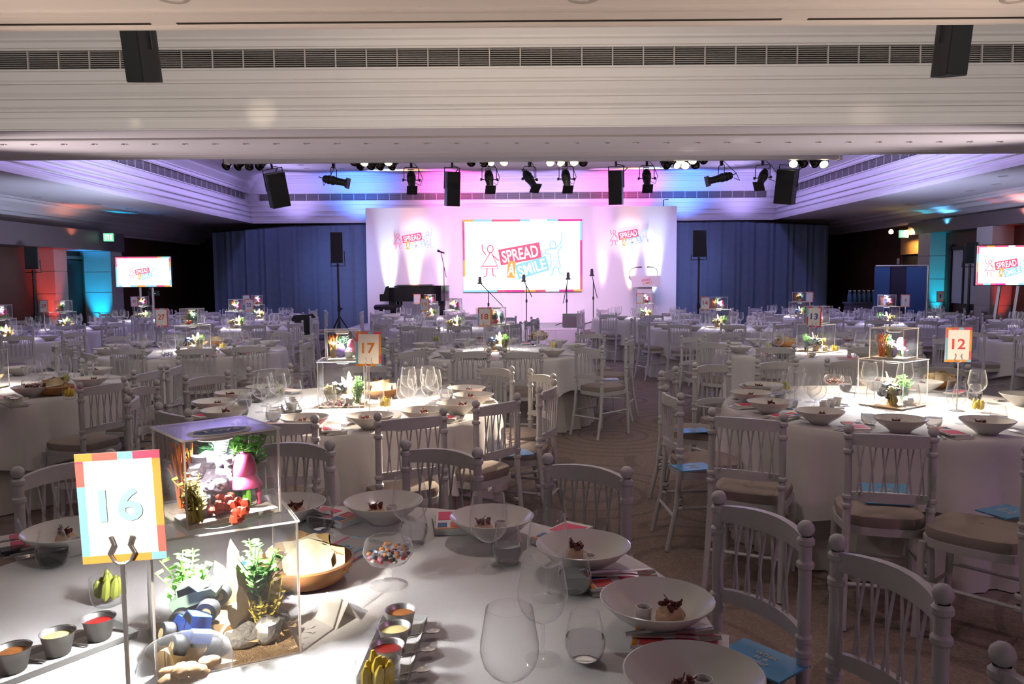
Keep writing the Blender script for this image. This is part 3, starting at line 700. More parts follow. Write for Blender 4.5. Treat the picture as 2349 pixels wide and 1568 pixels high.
def hung_speaker(W, D, H, rod=.2):
    t = link('hung_loudspeaker', None)    # top of rod at the origin
    z = -rod - H
    part('cabinet', MB().prism([(-W / 2, -D / 2), (W / 2, -D / 2), (W / 2, D * .2), (W * .28, D / 2), (-W * .28, D / 2), (-W / 2, D * .2)], z, z + H), M_black, t)
    part('front_grille', MB().box((0, -D / 2 - .005, z + H / 2), (W * .94, .01, H * .96)), M_blackgrille, t)
    part('bracket', MB().tube([(-W / 2 - .012, 0, z + H * .5), (-W / 2 - .012, 0, -rod + .05), (W / 2 + .012, 0, -rod + .05), (W / 2 + .012, 0, z + H * .5)], .008, 5).tube([(0, 0, -rod + .05), (0, 0, .075)], .014, 6), M_black, t)
    part('cable', MB().tube([(0, D / 2, z + H * .8), (.12, D / 2 + .05, -rod * .6), (.08, .05, -.02), (0, 0, 0)], .006, 5), M_black, t)
    return t
for px, rot, lab, ys in ((623, (.18, -.22, .55), 'hung black loudspeaker at the left end of the lighting bar, tilted outwards', 1.0), (1037, (.12, .0, .35), 'hung slim black loudspeaker left of centre, above the backdrop edge', 1.0),
                     (1413, (.10, .0, -.30), 'hung slim black loudspeaker right of centre, above the backdrop edge', 1.0), (1812, (.16, .15, -.65), 'hung black loudspeaker at the right end of the lighting bar, tilted outwards', 1.0)):
    g = at(px, 372, Y=9.95)
    wide = px in (623, 1812)
    o = stamp('hung%d' % wide, lambda: hung_speaker(.22, .24, .42, .08) if wide else hung_speaker(.165, .20, .42, .08), (g.x, g.y, 2.97), 0, lab, 'loudspeaker')
    o.rotation_euler = rot
for px, rot, lab in ((305, (.20, .10, -.45), 'large black loudspeaker hung in the near recess at the upper left'), (2200, (.16, -.03, .22), 'large black loudspeaker hung in the near recess at the upper right')):
    g = at(px, 130, Y=6.35)
    o = stamp('hungbig', lambda: hung_speaker(.195, .22, .50, .55), (g.x, 6.35, 4.20), 0, lab, 'loudspeaker'); o.rotation_euler = rot

# ------------------------------------------------------------------ back corners: exit signs, bar, screens
G_green = mat('exit_green', (0, 0, 0), .5, emit=1.2, ecol=(.22, 1.0, .42)); G_wg = mat('exit_white', (0, 0, 0), .5, emit=1.6, ecol=(.85, 1, .85))
def exit_sign(loc, rz, label):
    t = thing('exit_sign', loc, rz, label, 'exit sign')
    part('housing', MB().box((0, .02, 0), (.20, .05, .17)), M_white, t); part('green_panel', MB().box((0, -.008, 0), (.19, .006, .16)), G_green, t)
    b = MB()
    for dx in (-.05, .0, .05): b.box((dx, -.013, 0), (.018, .004, .10 if dx else .08))
    b.box((-.025, -.013, .045), (.05, .004, .018)); part('pictogram', b, G_wg, t)
    part('bracket', MB().tube([(-.12, .03, .05), (.12, .03, .05)], .01, 6), M_white, t)
exit_sign(at(249, 544, Y=16.7), .2, 'glowing green exit sign high on the dark left wall'); exit_sign(at(2073, 536, Y=17.9), -.2, 'glowing green exit sign high on the right, beside an amber lamp')
g = at(2044, 531, Y=17.5)
solid('wall_lamp', MB().lathe([(0, -.05), (.04, -.04), (.05, 0), (.03, .04), (0, .05)], 10), mat('amber_glow', (0, 0, 0), .5, emit=14, ecol=(1, .68, .2)), g, 0, 'small amber spot lamp beside the right exit sign', 'lamp')
bt = thing('bar_counter', (at(1975, 705, Y=18.6).x, 18.6, 0), 0, 'dark bar counter with bottles in front of the black corner', 'bar')
part('front', MB().box((0, 0, .46), (.64, .4, .92)), mat('bar_grey', (.10, .10, .13), .6), bt); part('top', MB().box((0, 0, .93), (.70, .46, .04)), MATS['bar_grey'], bt)
def bottle():
    t = link('bottle', None)
    part('glass_body', MB().lathe([(0, 0), (.036, 0), (.038, .01), (.038, .15), (.03, .18), (.014, .21), (.013, .25), (0, .25)], 10), mat('bottle_glass', (.10, .25, .40), .1, trans=.4), t)
    part('cap', MB().lathe([(0, .25), (.015, .25), (.015, .275), (0, .275)], 8), M_white, t)
    return t
for i in range(12):
    stamp('bottle', bottle, (bt.location.x - .3 + (i % 6) * .11 + (.03 if i > 5 else 0), 18.5 + (i // 6) * .14, .95), 0, 'bottle in the %s row on the bar counter, %s from the left' % (('front', 'back')[i // 6], ORD[i % 6]), 'bottle', 'bottles on the bar')
fs_ = thing('folding_screen', (at(2064, 700, Y=14.4).x, 14.4, 0), -.05, 'dark blue folding screen standing behind the table numbered nine', 'folding screen')
for i, wd in enumerate((.26, .32, .34)):
    x = (-.33, -.04, .28)[i]
    part('panel', MB().box((x, .03 * (i % 2), .87), (wd, .03, 1.70)), mat('blue_felt', (.04, .09, .22), .9) if i != 1 else mat('grey_felt', (.03, .025, .05), .9), fs_, rz=0)
part('pole', MB().tube([(.47, -.02, .02), (.47, -.02, 1.74)], .018, 8), M_steel, fs_); part('top_rail', MB().tube([(-.46, -.02, 1.74), (.47, -.02, 1.74)], .015, 6), M_steel, fs_)
for x in (-.4, .4): part('foot', MB().box((x, 0, .01), (.06, .4, .02)), M_black, fs_)
g = at(352, 672, Y=17.2)
cp = thing('control_panel', (g.x, 17.2, g.z), 0, 'small grey control box below the left-hand television', 'control box')
part('box', MB().box((0, 0, 0), (.22, .08, .11)), mat('panel_grey', (.12, .14, .14), .5), cp); part('lamp', MB().ball((.05, -.045, -.01), .008), G_green, cp); part('label_plate', MB().box((-.04, -.045, .10), (.06, .01, .05)), M_white, cp)
part('post', MB().tube([(0, .02, -.05), (0, .02, -g.z + .01)], .02, 6), M_black, cp)
g = at(2047, 599, Y=18.9)
solid('wall_notice', MB().box((0, 0, 0), (.10, .015, .14)).box((0, -.01, .02), (.07, .006, .07)), M_white, (9.22, 18.9, g.z), rad(-88), 'small white notice on the wall by the oak doorway', 'notice')
# coloured uplights of the columns
spot('column_uplight', (-8.75, 15.25, .08), (-9.1, 15.5, 2.2), 330, RED, 36, .8)
spot('column_uplight', (-8.85, 16.85, .08), (-8.97, 17.1, 2.2), 560, TEAL, 36, .8)
spot('column_uplight', (9.1, 16.75, .08), (9.2, 17.05, 2.2), 420, (0, .62, .90), 24, .8)
spot('column_uplight', (9.05, 14.45, .08), (9.2, 14.72, 2.2), 150, RED, 26, .8)
spot('sign_lamp', (8.85, 17.7, 2.55), (9.28, 18.2, 2.2), 120, (1, .6, .2), 100, .8)
spot('spill_blue', (8.92, 16.4, 2.62), (9.0, 16.4, 2.9), 12, (.1, .5, 1.0), 140, .9)  # added spots below cornices and bulkhead, standing in for spilled uplight
spot('spill_pink', (8.90, 13.9, 2.62), (9.0, 13.9, 2.9), 9, (1, .35, .3), 150, .9)
spot('spill_blue', (-8.95, 16.55, 1.75), (-8.95, 16.55, 2.2), 45, (.08, .35, 1.0), 130, .9)
spot('spill_orange', (-8.48, 15.6, 2.45), (-8.62, 15.6, 2.9), 7, (1, .3, .12), 140, .9)

# ------------------------------------------------------------------ tables
TZ = 0.76
# name used in labels, centre, radius, seats, card text, card place, detail level (0 near .. 3 far)
T = {}
def tab(key, name, c, R, n=12, ph=0.0, lod=2): T[key] = dict(name=name, c=Vector((c[0], c[1], 0)), R=R, n=n, ph=ph, lod=lod, used=[], ch=[])
tab('16', 'the nearest table', (-.55, 1.76), 1.02, lod=0)
tab('17', 'table seventeen', (-1.05, 4.99), .97, lod=0)
tab('12', 'table twelve', (2.33, 4.80), 1.0, lod=0)
tab('28', 'the left-edge table', (-4.03, 5.99), .98, lod=1)
tab('27', 'table twenty-seven', (-3.68, 9.05), 1.05, lod=1)
tab('18', 'table eighteen', (-.17, 8.72), 1.05, lod=1)
tab('13', 'table thirteen', (3.26, 8.45), 1.05, lod=1)
def far(px, py): p = at(px, py, z=TZ); return (p.x, p.y)
tab('22', 'table twenty-two', far(541, 753), 1.05, 11, .1)
tab('22b', 'the table behind twenty-two', far(592, 731), 1.05, 10, .2, 3)
tab('pi', 'the piano-side table', far(987, 729), 1.05, 10, .15, 3)
tab('19', 'table nineteen', far(1043, 753), 1.05, 11, .3)
tab('le', 'the lectern-side table', far(1481, 729), 1.05, 10, .25, 3)
tab('14', 'table fourteen', far(1645, 751), 1.1, 11, .05)
tab('bk', 'the table behind thirteen', (5.72, 15.7), 1.0, 10, .1, 3)
tab('9', 'table nine', (6.25, 13.2), 1.0, 11, .2)
tab('te', 'the teal-column table', (7.95, 15.4), .78, 9, .1, 3)
tab('29', 'table twenty-nine', (-7.55, 13.3), .95, 10, .2, 3)
tab('le2', 'the left-wall table', (-7.08, 11.0), 1.0, 11, .2)
tab('30', 'table thirty', (-7.45, 15.9), .95, 10, .1, 3)
tab('rn', 'the right-edge table', (6.9, 9.6), 1.05, 12, .1)
tab('rf', 'the far right-edge table', (8.3, 12.35), .8, 9, .3, 3)

def cloth_rings(R, zt, zh, nf, amp, hemvar, seed, n):
    q = random.Random(seed); ph = [q.uniform(0, 6.28) for _ in range(4)]; rows = []
    def fold(t, s): return amp * s * (sin(nf * t + 1.3 * sin(2 * t + ph[0]) + ph[1]) + .5 * sin((nf * 2 + 1) * t + ph[2]))
    for r in (0, R * .5, R - .03, R - .008): rows.append([(r, zt)] * n)
    for j, f in enumerate((0.02, .06, .2, .4, .6, .8, 1.0)):
        row = []
        for k in range(n):
            t = 2 * PI * k / n; hem = zh + hemvar * (cos(4 * t + ph[3]) * .6 + .12 * sin(7 * t))
            row.append((R + (.0 if j == 0 else .006) + .05 * f * f + fold(t, f), zt - .006 - (zt - hem) * f))
        rows.append(row)
    return rows
def cloth_mesh(R, zt, zh, nf, amp, hemvar, seed, n=150):
    rows = cloth_rings(R, zt, zh, nf, amp, hemvar, seed, n); vs = []; fs = []
    for row in rows:
        for k, (r, z) in enumerate(row): vs.append((r * cos(2 * PI * k / n), r * sin(2 * PI * k / n), z))
    for i in range(len(rows) - 1):
        for k in range(n): fs.append((i * n + k, i * n + (k + 1) % n, (i + 1) * n + (k + 1) % n, (i + 1) * n + k))
    return MB().add(vs, fs)
CL = {}
for i, (k, t) in enumerate(T.items()):
    v = (round(t['R'], 2), i % 3)
    if v not in CL:
        CL[v] = (cloth_mesh(v[0], TZ, .36, 19, .034, .10, i + 3).mesh('tablecloth', M_cloth, ang=60),
                 cloth_mesh(v[0] - .045, TZ - .02, .012, 26, .03, 0, i + 40).mesh('underskirt', M_under, ang=60),
                 MB().lathe([(0, -.03), (v[0] - .06, -.03), (v[0] - .06, -.012), (0, -.012)], 48, (0, 0, TZ - .012)).mesh('tabletop', M_wood))
    a = CL[v]
    o = thing('banquet_table', t['c'], i * .7, 'round banquet table under its floor-length skirt, ' + t['name'].replace('the table', 'the one').replace('the nearest table', 'nearest'), 'table', 'round banquet tables')
    o['label'] = 'round banquet table with floor-length skirt: ' + t['name']
    link('underskirt', a[1], o); link('tabletop', a[2], o)
    tag(link('tablecloth', a[0], None, t['c'], i * .7), 'white linen cloth draped over ' + t['name'], 'tablecloth', 'white tablecloths')

# ------------------------------------------------------------------ chairs (origin on the floor under the back, +y towards the table)
KZ, KX = .895, .170
def rail_pts(z, bow, n=7, x=KX): return [(x * (2 * i / n - 1), bow * (1 - (2 * i / n - 1) ** 2), z) for i in range(n + 1)]
def rail(mb, z0, z1, bow, th, n=8):
    vs = []; fs = []
    for i in range(n + 1):
        u = 2 * i / n - 1; x = KX * u * .97; y = -bow * (1 - u * u); up = .012 * (1 - u * u)
        for dy, z in ((-th / 2, z0), (th / 2, z0), (th / 2, z1 + up), (-th / 2, z1 + up)): vs.append((x, y + dy, z))
    for i in range(n):
        for k in range(4): fs.append((i * 4 + k, i * 4 + (k + 1) % 4, i * 4 + 4 + (k + 1) % 4, i * 4 + 4 + k))
    return mb.add(vs, fs)
def post_pts(s): return [(s * .182, -.075, 0.003), (s * .176, -.02, .25), (s * KX, 0, .46), (s * KX, 0, .70), (s * KX, 0, KZ - .03)]
def rings(mb, s, zs, n=10):
    for z in zs: mb.lathe([(.016, z - .014), (.0235, z - .006), (.0235, z + .006), (.016, z + .014)], n, (s * KX, 0, 0))
def spindle_list():
    out = []
    for i in range(6):
        x = -.125 + .05 * i
        out.append([(x - .013, -.038, .828), (x + .002, -.03, .70), (x + .010, -.03, .608)])
        out.append([(x + .013, -.038, .828), (x - .002, -.03, .70), (x - .010, -.03, .608)])
    return out
def chair(lod):
    t = link('banquet_chair', None); n = 10 if lod == 0 else 6 if lod == 1 else 5
    for s in (-1, 1):
        b = MB().tube(post_pts(s), [.013, .016, .0175, .0175, .0165], n)
        if lod < 2: rings(b, s, (KZ - .035, KZ - .10, .59, .55) + ((.30, .25) if lod == 0 else ()), n)
        b.ball((s * KX, 0, KZ), .023 if lod < 2 else .024, n, 6 if lod < 2 else 4)
        part('rear_post', b, M_chair, t)
        b = MB().tube([(s * .165, .375, .43), (s * .172, .385, .22), (s * .178, .395, .002)], [.017, .016, .012], n)
        part('front_leg', b, M_chair, t)
    part('top_rail', rail(MB(), .825, .872, .045, .022, 8 if lod < 2 else 4), M_chair, t)
    part('lower_rail', rail(MB(), .578, .612, .035, .02, 8 if lod < 2 else 4), M_chair, t)
    if lod == 0:
        for p in spindle_list(): part('spindle', MB().tube(p, .0042, 5), M_chair, t)
    else:
        b = MB()
        for p in spindle_list(): b.tube(p if lod == 1 else (p[0], p[2]), .005, 4 if lod == 1 else 3, lod == 1)
        part('spindles', b, M_chair, t)['kind'] = 'stuff'
    def outline(x, y0, y1, k=16): return [(x * (abs(cos(a)) ** .55) * (1 if cos(a) > 0 else -1) * (1.0 if sin(a) > 0 else .95), (y0 + y1) / 2 + (y1 - y0) / 2 * (abs(sin(a)) ** .55) * (1 if sin(a) > 0 else -1)) for a in [2 * PI * i / k for i in range(k)]]
    part('seat_frame', MB().prism(outline(.195, .0, .405), .415, .45), M_chair, t)
    b = MB(); vs = []; fs = []; k = 16
    prof = [(.97, .45), (1.0, .47), (.97, .495), (.75, .508), (0.02, .512)]
    for sc, z in prof: vs += [(x * sc, .20 + (y - .20) * sc, z) for x, y in outline(.19, .005, .40, k)]
    for i in range(len(prof) - 1): fs += [(i * k + j, i * k + (j + 1) % k, i * k + k + (j + 1) % k, i * k + k + j) for j in range(k)]
    part('seat_pad', b.add(vs, fs), M_pad, t)
    if lod < 2:
        for p in (((-.172, .387, .20), (.172, .387, .20)), ((-.178, -.03, .20), (.178, -.03, .20)), ((-.176, -.02, .25), (-.170, .385, .25)), ((.176, -.02, .25), (.170, .385, .25))):
            part('stretcher', MB().tube(p, .009, 6), M_chair, t)
    else:
        part('stretchers', MB().tube([(-.172, .387, .20), (.172, .387, .20)], .009, 4).tube([(-.178, -.03, .20), (.178, -.03, .20)], .009, 4).tube([(-.176, -.02, .25), (-.17, .385, .25)], .009, 4).tube([(.176, -.02, .25), (.17, .385, .25)], .009, 4), M_chair, t)['kind'] = 'stuff'
    return t
WORDS = 'twelve one two three four five six seven eight nine ten eleven'.split()
SEEN = set()
def clock(t, a, item, fmt):
    """seat name as on a clock face lying on the table, six o'clock towards the photographer"""
    h = round((PI / 2 - a) / (PI / 6) * 2) % 24
    for d in (0, 1, -1, 2, -2, 3, -3, 4, -4, 5, 6, 7, 8):
        g = (h + d) % 24
        if (item, t['name'], g) not in SEEN: break
    SEEN.add((item, t['name'], g))
    hr = WORDS[(g // 2) % 12]
    return fmt % (("half past " + hr) if g % 2 else (hr + " o'clock"), t['name'])
def put_chair(t, mid, rz, extra='limewashed', lod=None):
    a = math.atan2(mid.y - t['c'].y, mid.x - t['c'].x)
    lod = t['lod'] if lod is None else lod
    l = 0 if lod == 0 else 1 if lod == 1 else 2
    o = stamp('chair%d' % l, lambda: chair(l), (mid.x, mid.y, 0), rz, clock(t, a, 'chair', extra + " banquet chair at %s seat of %s"), 'chair', 'chairs round the tables')
    t['ch'].append(a); return o
def chair_px(key, pa, pb, extra='limewashed', lod=None):
    """a chair whose two back knobs stand at these photo points"""
    t = T[key]; A = at(*pa, z=KZ); B = at(*pb, z=KZ); m = (A + B) / 2; d = (B - A); yaw = math.atan2(d.y, d.x)
    if (t['c'] - m).to_2d().dot(Vector((-sin(yaw), cos(yaw)))) < 0: yaw += PI
    return put_chair(t, m, yaw, extra, lod)
near = [('16', (1648, 1140), (1851, 1212)), ('16', (1924, 1245), (2160, 1360)), ('16', (1257, 1052), (1437, 1083)), ('16', (917, 1018), (1110, 1040)), ('16', (600, 1008), (755, 1020)), ('16', (62, 1079), (235, 1045)), ('16', (2300, 1500), (2420, 1750)),
        ('17', (866, 955), (1018, 943)), ('17', (1086, 927), (1191, 908)), ('17', (1236, 893), (1271, 876)), ('17', (1218, 852), (1267, 863)), ('17', (1102, 838), (1172, 845)), ('17', (930, 835), (1021, 838)), ('17', (569, 848), (668, 839)), ('17', (800, 836), (885, 834)),
        ('17', (429, 866), (519, 855)), ('17', (354, 878), (296, 892)), ('17', (361, 930), (434, 947)), ('17', (565, 962), (717, 960)),
        ('12', (1644, 945), (1786, 955)), ('12', (1943, 982), (2146, 990)), ('12', (2330, 1040), (2440, 990)), ('12', (1521, 886), (1569, 913)), ('12', (1517, 857), (1550, 845)), ('12', (1590, 837), (1677, 831)), ('12', (1738, 829), (1826, 826)), ('12', (2118, 838), (2203, 841)), ('12', (1905, 826), (1990, 826)),
        ('28', (182, 884), (286, 869)), ('28', (291, 922), (300, 893)), ('28', (118, 795), (183, 800)), ('28', (172, 820), (225, 842)),
        ('18', (1037, 803), (1122, 803)), ('18', (1157, 803), (1243, 803)), ('18', (1320, 792), (1383, 797)), ('18', (915, 804), (972, 800)), ('18', (1427, 782), (1457, 770)), ('18', (882, 777), (918, 770)), ('18', (1328, 764), (1381, 763)), ('18', (1202, 738), (1238, 735)), ('18', (950, 752), (1010, 750)),
        ('27', (254, 796), (331, 796)), ('27', (407, 797), (493, 794)), ('27', (536, 791), (615, 790)), ('27', (676, 789), (722, 776)), ('27', (170, 800), (241, 812)), ('27', (368, 848), (422, 826)),
        ('13', (1738, 791), (1821, 794)), ('13', (1941, 793), (2023, 790)), ('13', (1610, 781), (1665, 784)), ('13', (1581, 772), (1600, 771)), ('13', (2070, 781), (2120, 790))]
for e in near: chair_px(*e)
for k, t in T.items():
    if t['lod'] == 0 and k != '12' : continue
    n = t['n']
    for i in range(n):
        a = t['ph'] + 2 * PI * i / n
        if any(abs((a - b + PI) % (2 * PI) - PI) < (2 * PI / n) * .78 for b in t['ch']): continue
        if k in ('12',) and -2.0 < a - 2 * PI * (a > PI) < .3: continue
        if k in ('16',): continue
        r = t['R'] + rnd.uniform(.22, .34); a2 = a + rnd.uniform(-.04, .04)
        m = t['c'] + Vector((r * cos(a2), r * sin(a2), 0)); px = m.x / m.y * FPX + CX
        if m.x < XL + .3 or m.x > XR - .3 or (m.y > 17.2 and -4 < m.x < 4.4) or px < -160 or px > 2500: continue
        put_chair(t, m, a2 + PI / 2 + rnd.uniform(-.12, .12))

# ------------------------------------------------------------------ tableware
M_water = mat('water', (0.95, 0.97, 1.0), 0.02, trans=1.0); M_water.node_tree.nodes['Principled BSDF'].inputs['IOR'].default_value = 1.12
WINE = [(.0405, .2172), (.0415, .2188), (.0428, .2175), (.047, .19), (.053, .155), (.054, .135), (.048, .112), (.034, .095), (.014, .083), (.0055, .078)]
def wine_glass(lod):
    t = link('wine_glass', None); n = 20 if lod == 0 else 12 if lod == 1 else 9
    if lod == 0:
        part('bowl', MB().lathe(WINE, n), M_glass, t)
        part('stem', MB().lathe([(.0055, .078), (.0036, .06), (.0036, .02), (.006, .008)], 10), M_glass, t)
        part('foot', MB().lathe([(.006, .008), (.02, .004), (.039, .0025), (.039, .0008), (0, .0008)], n), M_glass, t)
    else:
        t2 = MB().lathe(WINE + [(.004, .05), (.004, .02), (.02, .004), (.038, .002)], n).mesh('wine_glass', M_glass if lod == 1 else M_glassfar, ang=80)
        bpy.data.objects.remove(t); t = link('wine_glass', t2)
    return t
TUMB = [(.0285, .1072), (.0293, .1086), (.0303, .1075), (.036, .085), (.043, .05), (.043, .032), (.036, .012), (.028, .003), (0, .002)]
def tumbler(lod):
    n = 18 if lod == 0 else 10
    if lod < 2:
        t = link('water_glass', None)
        part('glass_wall', MB().lathe(TUMB, n), M_glass, t)
        part('water', MB().lathe([(0, .006), (.026, .006), (.034, .014), (.0405, .033), (.0412, .048), (.0405, .054), (0, .054)], n), M_water, t)
        return t
    return link('water_glass', MB().lathe(TUMB, 9).mesh('water_glass', M_glassfar, ang=80))
def coupe(lod):
    n = 32 if lod == 0 else 20 if lod == 1 else 14
    b = MB().lathe([(0, .004), (.045, .0), (.05, .004), (.062, .016), (.10, .042), (.129, .070), (.131, .074), (.128, .075), (.098, .048), (.06, .022), (.03, .014), (0, .013)], n)
    return link('coupe_bowl', b.mesh('coupe_bowl', M_china, ang=50))
M_food = mat('pale_mousse', (.62, .40, .26), .6, noise=.25, nscale=60); M_garn = mat('dark_garnish', (.13, .025, .02), .6)
def starter():
    t = link('starter', None)
    part('mousse', MB().lump((0, 0, .020), .03, 3, 12, 8, .12, (1.15, .9, .8)), M_food, t)
    b = MB()
    q = random.Random(5)
    for i in range(9): b.lump((q.uniform(-.022, .022), q.uniform(-.015, .015), .042 + q.uniform(0, .008)), .007, i, 6, 4, .3)
    for i in range(4): b.tube([(q.uniform(-.02, .02), q.uniform(-.01, .01), .04), (q.uniform(-.03, .03), q.uniform(-.02, .02), .062)], .0014, 4)
    part('garnish', b, M_garn, t); return t
def little_pot(): return link('sauce_pot', MB().lathe([(0, .002), (.015, 0), (.017, .002), (.0185, .036), (.0165, .036), (.0155, .024), (0, .024)], 16).mesh('sauce_pot', M_china, ang=45))
def napkin():
    b = MB(); 
    for i, (dz, s) in enumerate(((.0025, 1.0), (.0065, .96), (.0105, .93))): b.box((.004 * i, .003 * i, dz), (.105 * s, .20 * s, .0038), .03 * i)
    return link('napkin', b.mesh('napkin', M_cloth, smooth=False))
M_menu = mat('menu_paper', (.80, .74, .70), .45)
def menu():
    t = link('menu_booklet', None)
    part('cover', MB().box((0, 0, .004), (.10, .205, .008)), M_menu, t)
    for i, (x, y, sx, sy, m) in enumerate(((0, -.035, .084, .09, M_pinkp), (-.02, .06, .045, .05, M_redp), (.028, .062, .03, .045, M_navyp), (.0, .095, .1, .010, M_orangep))):
        part('print', MB().box((x, y, .0086), (sx, sy, .0008)), m, t, smooth=False)
    return t
def fork():
    b = MB(); prof = [(-.095, .006, .0035), (-.05, .0055, .004), (0, .0042, .006), (.035, .0042, .005), (.05, .010, .003)]
    vs = []
    for y, hw, z in prof: vs += [(-hw, y, z), (hw, y, z), (hw, y, z + .0025), (-hw, y, z + .0025)]
    fs = [(i * 4 + k, i * 4 + (k + 1) % 4, i * 4 + 4 + (k + 1) % 4, i * 4 + 4 + k) for i in range(4) for k in range(4)] + [(3, 2, 1, 0), (16, 17, 18, 19)]
    t = link('fork', None); part('handle', b.add(vs, fs), M_steel, t)
    b = MB()
    for k in range(4): b.tube([(-.0085 + k * .0057, .048, .0042), (-.0085 + k * .0057, .075, .004), (-.008 + k * .0054, .098, .008)], .0015, 4)
    part('tines', b, M_steel, t); return t
def knife():
    t = link('knife', None)
    part('handle', MB().tube([(0, -.11, .005), (0, -.05, .006), (0, .0, .005)], [.006, .007, .004], 6), M_steel, t)
    part('blade', MB().prism([(-.004, 0), (.006, 0), (.008, .06), (.002, .10), (-.004, .095)], .002, .0045), M_steel, t); return t

def on(t, p, dz=0.0): return Vector((p.x, p.y, TZ + .001 + dz))
COUNT = {'w': 0, 't': 0}
def wine(t, p, a, item='w1', desc='stemmed wine glass', lod=None):
    l = min(t['lod'] if lod is None else lod, 2)
    COUNT['w'] += 1
    return stamp('wine%d' % l, lambda: wine_glass(l), on(t, p), rnd.uniform(0, 6), clock(t, a, item, desc + ' at %s place of %s'), 'glass', 'wine glasses')
def water(t, p, a, lod=None):
    l = min(t['lod'] if lod is None else lod, 2); COUNT['t'] += 1
    return stamp('water%d' % l, lambda: tumbler(l), on(t, p), rnd.uniform(0, 6), clock(t, a, 't', 'stemless water glass at %s place of %s'), 'glass', 'water glasses')
def bowl(t, p, a):
    l = min(t['lod'], 2)
    o = stamp('coupe%d' % l, lambda: coupe(l), on(t, p), 0, clock(t, a, 'b', 'wide white coupe bowl at %s place of %s'), 'bowl', 'white starter bowls')
    if t['lod'] < 2:
        s = rnd.uniform(0, 6)
        stamp('starter', starter, on(t, p, .0135) + Vector((.03 * cos(s), .03 * sin(s), 0)), s, clock(t, a, 'st', 'pale starter with dark garnish in the bowl, %s at %s'), 'food', 'starters in the bowls')
        if t['lod'] == 0: stamp('pot', little_pot, on(t, p, .0145) + Vector((-.030 * cos(s), -.030 * sin(s), 0)), 0, clock(t, a, 'po', 'tiny white sauce pot in the bowl, %s at %s'), 'pot', 'sauce pots in the bowls')
    return o
def setting(t, a, second=True):
    c, R = t['c'], t['R']; u = Vector((cos(a), sin(a), 0)); v = Vector((-u.y, u.x, 0)); l = t['lod']
    bowl(t, c + u * (R - .17), a)
    j = rnd.uniform(-.03, .03)
    wine(t, c + u * (R - .42 + j) + v * rnd.uniform(.04, .12), a)
    water(t, c + u * (R - .37 - j) + v * rnd.uniform(.17, .22), a)
    if l <= 1 and second: wine(t, c + u * (R - .54 + j) + v * rnd.uniform(.10, .18), a, 'w2', 'smaller second wine glass')
    if l < 2:
        w = c + u * (R - .15) - v * .21
        stamp('nap', napkin, on(t, w), a + PI / 2 + rnd.uniform(-.2, .2), clock(t, a, 'n', 'folded white napkin at %s place of %s'), 'napkin', 'napkins at the places')
        if l == 0 or rnd.random() < .5: stamp('menu', menu, on(t, w, .0135) + u * -.02, a + PI / 2 + rnd.uniform(-.3, .3), clock(t, a, 'm', 'red and white printed booklet on the napkin, %s of %s'), 'booklet', 'booklets on the napkins')
        for q in (0, 1): stamp('fork', fork, on(t, c + u * (R - .13) + v * (.165 + .022 * q), .0), a + PI / 2 + rnd.uniform(-.06, .06), clock(t, a, 'f%d' % q, ('inner', 'outer')[q] + ' steel fork at %s place of %s'), 'fork', 'forks at the places')

# ---- display boxes, number cards and what is in them
def acrylic_box(name, S, H, th):
    t = link(name, None); h = S / 2
    def pane(nm, c, d, edge):
        b = MB(); b.box(c, d); 
        for i in range(6): b.m[i] = 0
        x = [abs(d[0]), abs(d[1]), abs(d[2])]; thin = x.index(min(x))
        fax = [2, 2, 1, 0, 1, 0]
        for i in range(6): b.m[i] = 0 if fax[i] == thin else 1
        o = part(nm, b, [M_acrylic, M_edge], t, smooth=False); return o
    for s in (-1, 1):
        pane('pane', (s * (h - th / 2), 0, H / 2), (th, S, H - th), 1)
        pane('pane', (0, s * (h - th / 2), H / 2), (S - 2 * th, th, H - th), 1)
    pane('top_pane', (0, 0, H - th / 2), (S + .006, S + .006, th), 1)
    part('sand_bed', MB().box((0, 0, .006), (S - 2 * th - .002, S - 2 * th - .002, .010)), M_sand if S < .25 else mat('brown_grit', (.55, .36, .20), .9, noise=.4, nscale=150, bump=.5, bscale=250), t)
    pk = part('lamp_rim', MB().lathe([(0, H - th - .0), (.042, H - th - .002), (.045, H - th - .018), (.038, H - th - .021)], 18), M_puckrim, t)
    part('lamp_disc', MB().lathe([(0, H - th - .0215), (.038, H - th - .0215)], 16), M_puck, t)
    return t
LB, LH, UB, UH = .29, .295, .205, .19
def plant_mesh(seed, n, h, spread, wide, m, leaf=True):
    q = random.Random(seed); b = MB()
    for i in range(n):
        A = q.uniform(0, 6.28); r = q.uniform(.1, 1) * spread; hh = h * q.uniform(.5, 1); x0, y0 = q.uniform(-.3, .3) * spread, q.uniform(-.3, .3) * spread
        p = [Vector((x0, y0, 0)), Vector((x0 + r * .4 * cos(A), y0 + r * .4 * sin(A), hh * .6)), Vector((r * cos(A), r * sin(A), hh))]
        b.tube(p, [.0016, .0014, .0008], 3)
        if leaf:
            for f in (.45, .6, .72, .84, .96):
                c = p[0].lerp(p[1], min(1, f * 1.6)) if f < .62 else p[1].lerp(p[2], (f - .62) / .38)
                for s in (-1, 1):
                    d = Vector((-sin(A + s * .5), cos(A + s * .5), .5)) * s * wide; d.z = abs(d.z) * .6
                    w = Vector((cos(A), sin(A), .1)) * wide * .35
                    b.add([c, c + d * .5 + w, c + d, c + d * .5 - w], [(0, 1, 2, 3)])
    return b
M_grn = mat('leaf_green', (.12, .36, .05), .55, noise=.35, nscale=60); M_dgrn = mat('dark_leaf', (.05, .14, .06), .5, noise=.4, nscale=60); M_mint = mat('mint_leaf', (.42, .68, .55), .5, noise=.3, nscale=50)
